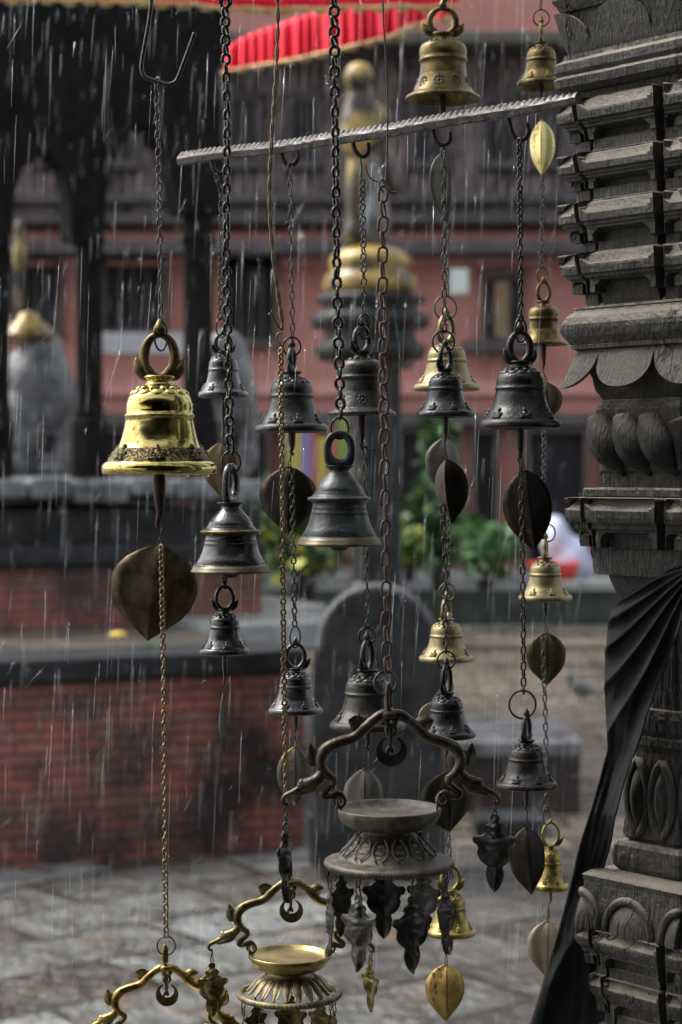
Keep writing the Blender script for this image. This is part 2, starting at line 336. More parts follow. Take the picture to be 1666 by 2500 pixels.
def bell(label, cx, ry, w, neck, D, mats, kind='A', yaw=0, loop=None, tilt=0, clap=None, hook=0, group='bronze bells on the chains', motifs=7, band=False, phase=0, fin=1, leafy=1):
    """cx,ry: rim centre bottom in the view; w: rim width; neck: y of the collar's top; loop=(half width, height); clap: clapper end y"""
    S=D/F; R=w/2*S; prof={'A':PA,'C':PC,'T':PT}[kind]; top=prof[-1][1]; kz=((ry-neck)*S/R)/top
    t=thing('bell',label,'bell',P(cx,ry,D),group); t.rotation_euler=(0,radians(tilt),0)
    m=mats if isinstance(mats,(list,tuple)) else [mats]
    mb=MB(); full=[(r*R,h*R*kz) for r,h in prof]; inn=[(r*R,h*R) for r,h in INN(prof,kz)]
    mb.lathe(inn+[(x,z) for x,z in full],n=56)
    if kind=='T': 
        for q in range(2): pass
    # cast relief, part of the body surface: petals round the crown and figures round the skirt
    if kind!='T':
        for k in range(12):
            a=2*pi*k/12+phase; rr=.455*R; c=Vector((rr*cos(a),rr*sin(a),1.405*R*kz))
            M=Matrix.Rotation(a,3,'Z')@Matrix.Rotation(.7,3,'Y')
            mb.ball(c,(.085*R,.110*R,.038*R),M=M,nu=8,nv=6)
            a+=pi/12; c=Vector((.34*R*cos(a),.34*R*sin(a),1.475*R*kz)); mb.ball(c,(.08*R,.06*R,.045*R),M=Matrix.Rotation(a,3,'Z')@Matrix.Rotation(.35,3,'Y'),nu=8,nv=5)
    rad=lambda h: next((prof[i][0]+(prof[i+1][0]-prof[i][0])*(h-prof[i][1])/max(1e-6,prof[i+1][1]-prof[i][1]) for i in range(2,len(prof)-1) if prof[i][1]<=h<=prof[i+1][1]),.8)
    b=mb.build('bell_body',m[0],t)
    if kind!='T':
        rb=MB(); rnd=random.Random(int(cx+ry)); hm={'A':.36,'C':.40}[kind]
        for k in range(motifs):
            a0=2*pi*k/motifs+phase+pi/motifs*.6
            lay=[(0,0,.055,.07),(0,.10,.035,.05),(-.06,-.05,.06,.03),(.06,-.05,.06,.03),(-.10,.0,.035,.03),(.10,.0,.035,.03),(0,-.09,.12,.025)] if kind=='A' else [(.11*cos(q),.11*sin(q),.034,.034) for q in [i*pi/4 for i in range(8)]]+[(0,0,.05,.05)]
            for (u,v,su,sv) in lay:
                u+=rnd.uniform(-.01,.01); h=hm+v; r=rad(h); a=a0+u/r; sl=(rad(h-.05)-rad(h+.05))/.1/kz
                M=Matrix.Rotation(a,3,'Z')@Matrix.Rotation(-atan2(sl,1),3,'Y')
                rb.ball((r*R*cos(a),r*R*sin(a),h*R*kz),(.050*R,su*1.35*R,sv*1.45*R),M=M,nu=8,nv=5)
        if band: # pitted dark belt between rim and waist
            n=96; hs=[.232+(.462-.232)*i/10 for i in range(11)]; vs=[]
            for i,h in enumerate(hs):
                for k in range(n):
                    a=2*pi*k/n; r=rad(h)*R*1.004+ (noise.noise(Vector((cos(a)*9,sin(a)*9,h*34)))*.012+.010)*R*(0 if i in (0,10) else 1)
                    vs.append((r*cos(a),r*sin(a),h*R*kz))
            rb.add(vs,[(i*n+k,i*n+(k+1)%n,(i+1)*n+(k+1)%n,(i+1)*n+k) for i in range(10) for k in range(n)])
        rb.build('relief_band',m[1] if len(m)>1 else m[0],t)
    else:
        rb=MB(); rb.lathe([(r*R*1.006,h*R*kz) for r,h in [(.90,-.012),(.99,-.004),(1.01,.03),(.985,.06),(.955,.13),(.925,.192),(.905,.197)]],n=56)
        rb.build('rim',m[1] if len(m)>1 else m[0],t)
        if len(m)>2:
            rb=MB(); rb.lathe([(r*R*1.008,h*R*kz) for r,h in [(.65,1.07),(.74,1.11),(.765,1.14),(.76,1.175),(.70,1.205)]],n=56); rb.build('raised_ring',m[2],t)
    # the loop it hangs by
    z0=top*R*kz; lm=m[-1] if kind=='A' and len(m)>2 else m[0]; mb=MB(); Mz=Matrix.Rotation(yaw,3,'Z')
    if kind=='T':
        lw,lh=(loop or (w*.2,w*.44)); lw*=S; lh*=S; th=.075*R*1.1
        for (a_,b_,inn_) in ((lw,lh,0),):
            n=36; out=[]; hol=[]
            for i in range(n):
                q=2*pi*i/n; e=.82 if sin(q)>-.1 else .42
                ox=lw*(abs(cos(q))**e)*(1 if cos(q)>0 else -1)*.96; oz=lh*.5+lh*.5*(sin(q) if sin(q)>-.1 else -abs(sin(q))**.7)
                hx=lw*.52*cos(q); hz=lh*.52+lh*.30*sin(q)
                out.append((ox,oz)); hol.append((hx,hz))
            vs=[]
            rings=[(out,-th*.55),(out,th*.55),(None,th),(hol,th*.8),(hol,-th*.8),(None,-th)]
            for (poly,y) in rings:
                for i in range(n):
                    if poly is None: x=(out[i][0]*.85+hol[i][0]*.15); z=(out[i][1]*.85+hol[i][1]*.15)
                    else: x,z=poly[i]
                    vs.append(Mz@Vector((x,y,z+z0-.05*R)))
            L=len(rings)
            mb.add(vs,[(j*n+i,j*n+(i+1)%n,((j+1)%L)*n+(i+1)%n,((j+1)%L)*n+i) for j in range(L) for i in range(n)])
    else:
        lw,lh=(loop or (w*.15,w*.36)); lw*=S; lh*=S; mi=.075*R; n=30
        pts=[]; rd=[]
        for i in range(n):
            q=-pi/2+2*pi*i/n; pts.append(Mz@Vector((lw*.86*cos(q),0,z0+lh*.47+(lh*.5)*sin(q)-.01*R))); rd.append(mi*(1+.22*cos(2*q)+.35*(sin(q)<-.6)))
        mb.tube(pts,rd,10,closed=True,smooth_path=1)
        for sgn in (-1,1):  # curled side leaves low on the loop
            if leafy:
                p=[Mz@Vector((sgn*lw*f,0,z0+lh*g)) for f,g in ((.40,.0),(.80,.05),(1.13,.19),(1.36,.42))]
                mb.tube(p,[mi*1.0,mi*1.7,mi*1.45,mi*.12],8,smooth_path=3,flat=.6)
        # finial bud at the top
        zt=z0+lh*.93; mb.lathe([(0,zt),(mi*.9,zt+.02*R),(mi*1.5,zt+.09*R),(mi*1.45,zt+.13*R),(mi*.95,zt+.20*R),(mi*.25,zt+.29*R*fin),(0,zt+.30*R*fin)],n=14)
    mb.build('hanging_loop',lm,t)
    # clapper
    if clap:
        L=(clap-ry)*S; cr=.085*R; mb=MB()
        pts=[(0,0,R*kz*1.2),(0,0,R*.2),(0.0,0,-L*.15),(.003*R,0,-L*.45),(.01*R,0,-L*.72),(-.03*R,0,-L*.88)]
        rd=[cr*.8,cr,cr*1.25,cr*1.15,cr*.7,cr*.5]
        if hook: pts+=[(.04*R,0,-L*.98),(.0*R,0,-L*1.0)]; rd+=[cr*.45,cr*.35]
        else: pts+=[(-.02*R,0,-L)]; rd+=[cr*.4]
        mb.tube(pts,rd,8,smooth_path=3); mb.build('clapper',IRON if kind=='A' and len(m)<3 else RUSTI,t)
    elif kind=='T':
        mb=MB(); mb.tube([(0,0,R*kz*1.2),(0,0,.2*R)],.04*R,8,smooth_path=1); mb.ball((0,0,.02*R),(.24*R,.24*R,.17*R),nu=18,nv=12); mb.build('clapper',RUSTI,t)
    return t

# ------------------------------------------------------------------ leaf pendants
LT=[0,.012,.04,.09,.16,.25,.35,.45,.55,.65,.75,.84,.92,.97,1]
LW=[0,.09,.25,.48,.71,.89,.985,1.0,.965,.88,.70,.46,.23,.08,0]
def leaf(label, cx, ty, by, w, D, mat, yaw=0, tilt=0, fold=.25, up=None, link=WIRE, lean=0, thick=.0007, group='metal leaf pendants under the bells', bend=.0):
    """up: (x,y) in view where its wire link meets what carries it"""
    S=D/F; L=(by-ty)*S; W=w/2*S/max(.2,cos(yaw)); mb=MB(); us=[-1,-.75,-.5,-.25,-.06,0,.06,.25,.5,.75,1]
    t=thing('leaf_pendant',label,'leaf pendant',P(cx,ty,D),group)
    t.rotation_euler=(radians(lean),radians(tilt),yaw)
    vs=[]
    for side in (0,1):
        for i,a in enumerate(LT):
            for u in us:
                x=u*LW[i]*W*(1+.035*noise.noise(Vector((a*9,u*.6,cx*.37)))); y=(abs(u)-.5)*LW[i]*W*sin(fold)*1.6 + bend*L*sin(a*pi) + .010*L*noise.noise(Vector((u*2.2,a*5,cx)))+.003*L*noise.noise(Vector((u*7,a*15,cx)))+(thick if side else 0)
                if abs(u)<.1: y-= .0012*(1+2*fold)
                vs.append((x,y,-a*L))
    nu=len(us); nt=len(LT); fs=[]
    for i in range(nt-1):
        for k in range(nu-1):
            q=(i*nu+k,i*nu+k+1,(i+1)*nu+k+1,(i+1)*nu+k); fs.append(q); fs.append(tuple(j+nu*nt for j in reversed(q)))
        for k in (0,nu-1):
            q=(i*nu+k,(i+1)*nu+k,(i+1)*nu+k+nu*nt,i*nu+k+nu*nt); fs.append(q if k==0 else tuple(reversed(q)))
    mb.add(vs,fs); mb.build('leaf_blade',mat,t)
    if up:
        a=Vector((0,-.002,-.035*L)); loc=P(cx,ty,D); b=t.rotation_euler.to_matrix().inverted()@(P(up[0],up[1],D)-loc)
        lm=MB(); d=(b-a); ln=d.length; ax=d.normalized(); n=max(1,round(ln/(22*S)))
        for i in range(n):
            c=a.lerp(b,(i+.5)/n); yw=1.3 if i%2 else .3
            link_mesh(lm,c,ax,Vector((cos(yw),sin(yw),.01)),ln/n+3.2*S,9*S,1.5*S)
        lm.build('wire_link',link,t)
    return t
# ================================================================== the iron bar and its hooks
BA,BB=2.1035,.907
def BD(px): return BA/(1+BB*(px-CX)/F)
def bar():
    t=thing('iron_bar','ribbed wrought iron bar running out from the carved pillar with five hooks below','bar',P(1400,240,BD(1400)))
    p0=P(440,388,BD(440)); p1=P(1412,238,BD(1412)); ax=(p1-p0); L=ax.length; ax.normalize(); sd=Vector((-ax.y,ax.x,0)).normalized()
    if sd.y>0: sd=-sd
    mb=MB(); n=420; prof=[(-.0045,.0040),(-.0022,.0074),(.0002,.0078),(.0022,.0046),(.0050,.0008),(.0056,-.0008),(.0040,-.0066),(.0030,-.0078),(-.0030,-.0070),(-.0050,-.003)]
    vs=[]
    for i in range(n+1):
        s=i/n; c=p0.lerp(p1,s); sag=-.0035*sin(pi*s)+.002*noise.noise(Vector((s*5,0,0)))
        rib=abs(sin(pi*s*L/.0078))**.7; tap=1-.25*max(0,(s-.9)/.1)
        for j,(u,v) in enumerate(prof):
            k=1.0+.10*noise.noise(Vector((s*30,j,3)))
            vv=v*tap*k+(-.0026*(1-rib) if j in (1,2) else -.0012*(1-rib) if j in (0,3) else 0)+(.0009*noise.noise(Vector((s*60,j*2,9))) if j in (4,5,6) else 0)
            vs.append(c+sd*(u*k+(.0014*rib if j in(3,) else 0))+Vector((0,0,vv+sag)))
    m=len(prof); fs=[(i*m+j,i*m+(j+1)%m,(i+1)*m+(j+1)%m,(i+1)*m+j) for i in range(n) for j in range(m)]+[tuple(range(m-1,-1,-1)),tuple(n*m+j for j in range(m))]
    mb.add(vs,fs,smooth=False); mb.build('bar_body',IRON,t,origin=t.location)
    for pts in ([(519,380),(519,398),(524,415),(537,425),(549,415),(552,398)],[(688,360),(690,383),(697,397),(709,404),(722,398),(729,383),(727,368)],
                [(863,335),(864,355),(870,371),(883,382),(896,378),(901,363),(899,348)],[(1058,306),(1059,326),(1066,345),(1079,354),(1093,350),(1100,337),(1099,322)],
                [(1240,275),(1245,303),(1253,328),(1268,342),(1284,337),(1292,318),(1286,299)]):
        D=BD(pts[0][0]); mb=MB(); mb.tube([P(x,y,D+.001) for x,y in pts],[5.8*D/F]*(len(pts)-1)+[4.6*D/F],10,smooth_path=4)
        mb.build('hook',RUSTI,t,origin=t.location)
bar()
def wire_thing(label, pts, r, mat, name='wire', cat='wire', group=None, sp=5):
    mb=MB(); q=[P(*p) for p in pts]; mb.tube(q,[r*p[2]/F for p in pts],8,smooth_path=sp); o=mb.build(name,mat,origin=q[0]); return tag(o,label,cat,group)

# ================================================================== strand 1: polished brass bell
D1=2.05
o=wire_thing('bent iron rod hook carrying the chain of the polished brass bell',[(384,-190,D1),(376,-60,D1),(366,40,D1),(354,110,D1),(346,160,D1),(352,185,D1),(368,194,D1),(386,200,D1),(405,206,D1),(423,203,D1),(435,190,D1),(452,145,D1),(466,108,D1),(476,80,D1)],5.0,WIRE,'rod_hook','hook')
chain('chain of twisted links above the polished brass bell',[(384,190,D1),(386,300,D1),(389,450,D1),(391,600,D1),(393,790,D1)],17.5,21.5,CHGREY,wire=2.4,twist=.06,rings=[(393,820,17,36,D1,.5,2.6)],ringmat=CHGREY)
bell('polished shiny brass bell with dark pitted belt, largest of all the bells',390,1159,283,918,D1,[BRASS,BRASSPIT,OLDBRASS],'A',yaw=.12,loop=(43,106),clap=1290,motifs=7,band=True,group=None)
for (x,y) in ((458,1160),(507,1159)):
    mb=MB(); c=P(x,y+3,D1-.02); mb.ball(c,(.0017,.0017,.0024)); o=mb.build('water_drop',None or BRASS,origin=c)
    drops=globals().setdefault('DROPS',[]); drops.append(o)
leaf('large brown round leaf pendant below the polished brass bell',390,1328,1567,212,D1+.03,LBROWN,yaw=.1,tilt=7,fold=.05,up=(396,1290))
chain('long fine brassy chain crossing the large brown leaf down to the lowest gold lamp frame',[(394,1330,D1),(399,1600,D1),(403,2000,D1),(406,2288,D1)],16,13.5,CHGOLD,wire=2.7,twist=.05,rings=[(406,2309,22,23,D1,.1,2.2)],ringmat=CHGREY)

# ================================================================== strand 2: heavy dark chain with two bells
D2=1.95; D2b=BD(520)
chain('heavy glossy dark chain passing in front of the left end of the iron bar',[(550,-230,D2),(550,5,D2),(555,300,D2),(553,600,D2),(558,900,D2),(563,1108,D2)],27,22.5,CHDARK,wire=4.5,twist=.045,rings=[(551,2,15,16,D2,.1,2.6),(565,1128,23,27,D2,.2,2.8)],base=.2)
chain('thin dark chain close behind the heavy glossy chain',[(527,425,D2b),(541,470,D2b),(541,600,D2b),(537,780,D2b)],15,17,CHDARK,wire=2.1,twist=.03,rings=[(541,800,17,24,D2b,.8,2.2)])
bell('small dark wet bell half hidden behind the heavy glossy chain',546,971,124,857,D2b,[PATINAW,PATINAW],'A',yaw=.35,loop=(23,44),clap=1085,phase=.3)
leaf('pale round leaf peeking out behind the ring of the wet temple bell',542,1078,1215,92,D2b+.02,LBROWN,yaw=.2,fold=.2,up=(543,1060))
TEMPLEWET=bell('wet black temple bell with brass rim edges and flat oval loop turned sideways',564,1397,194,1226,D2,[PATINAW,RIMB,OLDBRASS],'T',yaw=1.15,loop=(36,100),group='smooth temple bells with flat loops')
chain('short wire loop between the wet temple bell and the small glossy bell under it',[(548,1400,D2),(550,1432,D2)],15,26,CHDARK,wire=2.2)
bell('small glossy black bell hanging directly under the wet temple bell',549,1596,124,1486,D2,[PATINAW,PATINAW],'A',yaw=.15,loop=(24,56),clap=1672,phase=.1)
leaf('narrow white leaf seen edge on, the only pendant that looks like a sliver',546,1694,1832,9,D2,LGREY,yaw=1.42,fold=.15,up=(551,1672))

# ================================================================== strand 3: second hook of the bar
D3=BD(709)
chain('thin chain of alternating long links from the second hook of the bar',[(709,398,D3),(711,600,D3),(715,828,D3)],14,19.5,CHDARK,'alt',wire=2.0,rings=[(713,846,22,23,D3,.2,2.5)])
bell('dark bell with its loop seen edge on, behind the thin gold chain',713,1056,180,907,D3,[PATINA,PATINA],'A',yaw=1.35,loop=(24,60),clap=1110,hook=1,phase=.2)
leaf('blackish round leaf beside the fine gold chain, left of the grey temple bell',706,1137,1304,140,D3+.01,LDARK,yaw=.1,fold=.18,up=(711,1108),tilt=1)
chain('dark chain of small oval links down over the blackish round leaf',[(713,1145,D3-.02),(717,1350,D3-.02),(720,1530,D3-.02)],16,15.6,CHDARK,'alt',wire=2.4,rings=[(721,1555,13,26,D3-.02,.3,2.1)])
bell('small glossy black bell with wide flared mouth, under the blackish round leaf',722,1741,134,1630,D3-.02,[PATINAW,PATINAW],'A',yaw=.25,loop=(27,60),clap=1790,phase=.4)
leaf('grey leaf speckled with yellow lichen like spots under the flared black bell',720,1822,1972,82,D3,LMOTT,yaw=.25,fold=.25,up=(722,1788))

# ================================================================== strand 4: heavy chain, grey temple bell
D4=1.90
chain('heaviest chain of twisted dark links, holding the grey temple bell',[(816,-230,D4),(816,0,D4),(818,250,D4),(820,400,D4),(823,700,D4),(832,1022,D4)],31,24.5,CHDARK,wire=4.8,twist=.05,rings=[(830,1045,22,26,D4,.25,3.0)],base=.1)
bell('matt grey green temple bell with flat oval loop facing the front',829,1331,205,1136,D4,[PATINAG,RIMB],'T',yaw=.12,loop=(40,90),group='smooth temple bells with flat loops')

# ================================================================== strand 5: third hook
D5=BD(882)
wire_thing('short thin wire from the third hook down to its chain',[(880,384,D5),(882,395,D5),(884,412,D5),(882,428,D5),(885,442,D5)],2.0,WIRE)
wire_thing('loose bent wire end beside the third hook chain',[(894,402,D5),(899,425,D5),(912,440,D5),(926,444,D5)],1.8,WIRE)
chain('thin dark chain from the third hook to the straight sided dark bell',[(885,438,D5),(886,520,D5),(889,700,D5),(890,770,D5)],17,15,CHDARK,wire=2.2,twist=.06,rings=[(891,797,18,30,D5,.35,2.4)])
bell('dark straight sided bell with diamond ornament, between the heaviest chain and the rusty chain',884,1014,167,857,D5,[PATINAB,PATINA],'C',yaw=.85,loop=(30,62),clap=1100,hook=1,motifs=6,phase=-1.85)
wire_thing('small hooked wire end sticking out under the straight sided bell',[(889,1085,D5),(896,1096,D5),(908,1099,D5),(918,1096,D5)],2.0,WIRE)
chain('thin chain of long oval links running down between the temple bell and the rusty chain',[(892,1090,D5),(895,1250,D5),(896,1400,D5),(898,1534,D5)],14,19.5,CHDARK,'alt',wire=2.0,rings=[(897,1553,21,22,D5,.2,2.4)])
bell('large brown dark bell right behind the top of the big dark lamp frame',898,1779,186,1634,D5,[PATINAB,PATINAB],'A',yaw=1.0,loop=(24,74),clap=1830,hook=1,phase=.5)
leaf('grey ribbed leaf standing up behind the left side of the big lamp bowl',889,1876,2034,98,D5+.03,LGREY,yaw=.15,fold=.3,up=(889,1820))

# ================================================================== strand 6: straight wire and rusty chain to the big lamp
D6=1.85
wire_thing('long straight iron wire from above, bent round the rusty chain',[(933,-250,D6),(935,0,D6),(942,130,D6),(947,250,D6),(946,350,D6),(944,425,D6),(940,440,D6),(930,440,D6),(927,455,D6),(938,470,D6)],2.3,WIRE)
wire_thing('bent wire hook end at the top of the rusty chain',[(933,437,D6),(940,445,D6),(947,462,D6),(957,470,D6),(968,469,D6)],2.6,WIRE)
chain('rusty brown chain of long open links holding the big dark lamp',[(936,455,D6),(934,700,D6),(938,1000,D6),(941,1300,D6),(945,1642,D6)],29,37.5,CHRUST,wire=3.6,twist=.02,rings=[(942,1667,28,29,D6,.25,3.2)],ringmat=CHGREY,base=.35)

# ================================================================== strand 7: twisted wire and fine chain to the middle lamp
D7=1.96
def twisted():
    path=[(676,-240,D7),(678,0,D7),(679,60,D7),(676,150,D7),(668,270,D7),(661,380,D7),(658,470,D7),(661,560,D7),(670,650,D7),(681,730,D7),(690,790,D7),(688,812,D7)]
    q=[P(*p) for p in path]; S=D7/F; dense=[]
    for i in range(len(q)-1):
        n=max(2,int((q[i+1]-q[i]).length/(5*S)))
        for k in range(n): dense.append(q[i].lerp(q[i+1],k/n))
    t=thing('twisted_wire','brassy wire twisted from two strands with frayed ends above the fine gold chain','wire',q[0])
    for ph in (0,pi):
        pts=[]; s=0
        for i,p in enumerate(dense):
            if i: s+=(p-dense[i-1]).length
            a=s/(46*S)*pi+ph; pts.append(p+Vector((cos(a)*3.0*S,sin(a)*3.0*S,0)))
        mb=MB(); mb.tube(pts,2.7*S,7,smooth_path=1); mb.build('wire_strand',TWIST,t,origin=q[0])
    for pts in ([(690,806),(676,795),(668,780),(660,765),(656,770)],[(684,800),(674,785),(667,768),(664,758)]):
        mb=MB(); mb.tube([P(x,y,D7-.003) for x,y in pts],2.2*S,7); mb.build('wire_end',TWIST,t,origin=q[0])
twisted()
wire_thing('open wire hook joining the twisted wire to the fine gold chain',[(690,812,D7),(679,815,D7),(677,828,D7),(687,842,D7),(692,852,D7),(686,862,D7)],2.3,TWIST,'wire_hook','hook')
chain('fine gold dark chain from the twisted wire down to the middle brass lamp',[(686,850,D7),(687,1000,D7),(689,1200,D7),(692,1500,D7),(696,1800,D7),(700,2060,D7)],16.5,13,CHGOLD,wire=2.9,twist=.06,rings=[(696,2090,22,24,D7,.9,2.4)],ringmat=CHGREY)

# ================================================================== strand 8: fourth hook, front bells, and the brass ones behind
D8=BD(1085); D8b=2.30
chain('dark doubled chain from the fourth hook to the small dark bell below it',[(1083,362,D8),(1084,550,D8),(1085,700,D8),(1086,812,D8)],15,21,CHDARK,'alt',wire=2.3,rings=[(1083,835,27,28,D8,.15,2.6)])
bell('small dark bell under the fourth hook, in front of the pale brass bell',1088,1019,144,902,D8,[PATINA,PATINA],'A',yaw=.9,loop=(25,60),clap=1085,phase=.25)
leaf('sharply folded dark leaf, one half lit and the other black, under the small dark bell',1091,1119,1280,80,D8,LDARK,yaw=-.35,fold=.75,up=(1086,1080),tilt=-5)
chain('dark chain of round links below the sharply folded dark leaf',[(1081,1232,D8),(1088,1400,D8),(1089,1594,D8)],16,20,CHDARK,'alt',wire=2.5,rings=[(1090,1612,22,22,D8,.15,2.4)])
bell('grey black bell beside the right arm of the big dark lamp',1091,1800,141,1690,D8,[PATINA,PATINAG],'A',yaw=1.05,loop=(22,70),clap=1850,phase=.15)
leaf('dark wide leaf behind the right ring of the big lamp bowl',1090,1884,2034,122,D8+.05,LDARK,yaw=.3,fold=.2,up=(1088,1846),tilt=-3)
chain('chain out of frame above the large ornate bell at the top',[(1085,-150,D8b),(1086,6,D8b)],15,18,CHDARK,wire=2.4,rings=[(1085,12,8,14,D8b,.9,2.2)])
bell('large aged brass bell with medallions, hanging above the iron bar',1082,245,185,82,D8b,[OLDBRASS,PATINAB],'C',yaw=.05,loop=(38,64),clap=300,motifs=9,phase=.1,group='brass bells behind the bar')
leaf('pale translucent looking leaf seen nearly edge on behind the fourth hook chain',1090,366,545,60,D8b,LGREY,yaw=1.0,fold=.3,up=(1084,300))
chain('greyish chain close behind the dark doubled chain',[(1091,400,D8b),(1091,600,D8b),(1092,722,D8b)],14,17,CHGREY,wire=2.2,rings=[(1088,752,27,29,D8b,.1,2.5)])
bell('pale brass bell mostly hidden behind the small dark bell',1091,954,162,832,D8b,[PALEBRASS,PALEBRASS],'A',yaw=.8,loop=(26,66),clap=1040,phase=.45,group='brass bells behind the bar')
leaf('thin grey round leaf behind the sharply folded dark leaf',1085,1068,1210,88,D8b,LGREY,yaw=.3,fold=.2,up=(1086,1036))
chain('grey chain just behind the dark round linked chain above the lower pale brass bell',[(1097,1215,D8b),(1096,1330,D8b),(1092,1428,D8b)],14,17,CHGREY,wire=2.1,rings=[(1092,1446,20,22,D8b,.15,2.3)])
bell('lower pale brass bell directly above the grey black bell',1090,1614,134,1510,D8b,[PALEBRASS,OLDBRASS],'A',yaw=1.1,loop=(20,50),clap=1670,phase=.2,group='brass bells behind the bar')
leaf('thin brass leaf edge barely showing left of the grey black bell',1050,1715,1800,46,D8b,LPALE,yaw=.8,fold=.3,up=(1086,1668))
chain('grey chain behind the right rim of the big lamp disc',[(1094,2010,D8b),(1096,2060,D8b),(1102,2145,D8b)],12,15,CHGREY,wire=2.0)
bell('bright gold bell half hidden behind the pendants of the big lamp',1101,2281,125,2171,D8b,[BRASSROUGH,BRASSROUGH],'A',yaw=.3,loop=(26,58),clap=2330,phase=.3,group='brass bells behind the bar')
leaf('golden brown leaf at the bottom, below the bright gold bell',1089,2353,2494,96,D8b-.1,LGOLD,yaw=.1,fold=.35,up=(1090,2310),tilt=0)

# ================================================================== strand 9: fifth hook
D9=BD(1268)
chain('dense dark chain from the fifth hook to the big dark bell next to the pillar',[(1268,338,D9),(1270,500,D9),(1272,784,D9)],16,14.5,CHDARK,wire=2.9,twist=.04,rings=[(1272,806,17,30,D9,.6,2.8)])
bell('large dark bell hanging beside the pillar under the fifth hook',1270,1047,201,882,D9,[PATINA,PATINA],'A',yaw=.2,loop=(30,74),clap=1135,hook=1,phase=.02,motifs=7)
leaf('wide brown black leaf with raised midrib under the large dark bell beside the pillar',1281,1146,1348,122,D9+.01,LDARK,yaw=.2,fold=.22,up=(1272,1112),tilt=-7)
chain('dark chain of round links crossing the wide brown black leaf',[(1271,1110,D9-.02),(1275,1300,D9-.02),(1278,1500,D9-.02),(1279,1694,D9-.02)],16,19.5,CHDARK,'alt',wire=2.6,rings=[(1276,1720,33,34,D9-.02,.12,2.6)],ringmat=RUSTI)
bell('dark bell on a wide rusty ring, left of the black cloth',1286,1922,150,1806,D9-.02,[PATINAB,PATINA],'A',yaw=1.15,loop=(22,60),clap=1980,hook=1,phase=.35)
leaf('black creased leaf overlapping the small gold bell at lower right',1284,2019,2187,90,D9-.02,LDARK,yaw=.15,fold=.35,up=(1288,1976),tilt=-5)

# ================================================================== strand 10: back strand beside the pillar
DA=2.25
chain('short dark chain at the top edge, left of the pillar',[(1322,-170,DA),(1321,24,DA)],8,12,CHDARK,wire=1.6,rings=[(1322,44,20,20,DA,.1,2.0)])
bell('dark golden bell touching the top ledges of the pillar',1322,214,122,104,DA,[OLDBRASS,OLDBRASS],'A',yaw=1.4,loop=(14,50),clap=262,phase=.2,group='brass bells behind the bar')
leaf('bright yellow brass leaf, half in glare, just under the bar near the pillar',1323,292,430,60,DA,LBRIGHT,yaw=-.25,fold=.5,up=(1321,258))
chain('thin grey chain below the bright yellow leaf',[(1325,425,DA),(1323,560,DA),(1323,652,DA)],13,13.5,CHGREY,wire=2.0,twist=.05,rings=[(1325,672,14,19,DA,.2,2.0)])
bell('aged brass straight sided bell touching the middle of the pillar',1328,843,118,735,DA,[OLDBRASS,OLDBRASS],'C',yaw=.25,loop=(18,48),clap=905,phase=.5,motifs=7,group='brass bells behind the bar',leafy=0)
leaf('olive round leaf partly behind the large dark bell, near the pillar',1334,932,1028,84,DA,LOLIVE,yaw=.1,fold=.2,up=(1326,903))
chain('thin grey chain reaching down behind the wide brown black leaf',[(1328,1030,DA),(1329,1120,DA),(1328,1205,DA)],14,13,CHGREY,wire=2.1,twist=.05)
chain('bare ring above the pale gold bell left of the pillar',[(1333,1270,DA),(1334,1284,DA)],9,12,CHGREY,wire=1.6,rings=[(1339,1301,18,21,DA,.3,2.0)])
bell('pale gold bell hanging left of the pillar above the olive leaf',1332,1466,132,1360,DA,[PALEBRASS,PALEBRASS],'A',yaw=1.35,loop=(16,46),clap=1515,phase=.15,group='brass bells behind the bar')
leaf('dark olive leaf curled at the top, under the pale gold bell',1335,1543,1674,98,DA+.02,LOLIVE,yaw=.1,fold=.15,up=(1331,1512))
chain('grey chain of oval links crossing the dark olive leaf',[(1326,1556,DA),(1332,1750,DA),(1334,1850,DA),(1335,1975,DA)],14,17.5,CHGREY,'alt',wire=2.1,rings=[(1335,1990,10,24,DA,.5,2.2)])
bell('small gold bell partly behind the black cloth at lower right',1345,2170,86,2063,DA,[BRASSROUGH,OLDBRASS],'A',yaw=.2,loop=(24,56),clap=2208,phase=.3,group='brass bells behind the bar')
leaf('light brown leaf cut off by the black cloth at lower right',1337,2247,2384,92,DA,LPALE,yaw=.2,fold=.22,up=(1340,2206),tilt=2)
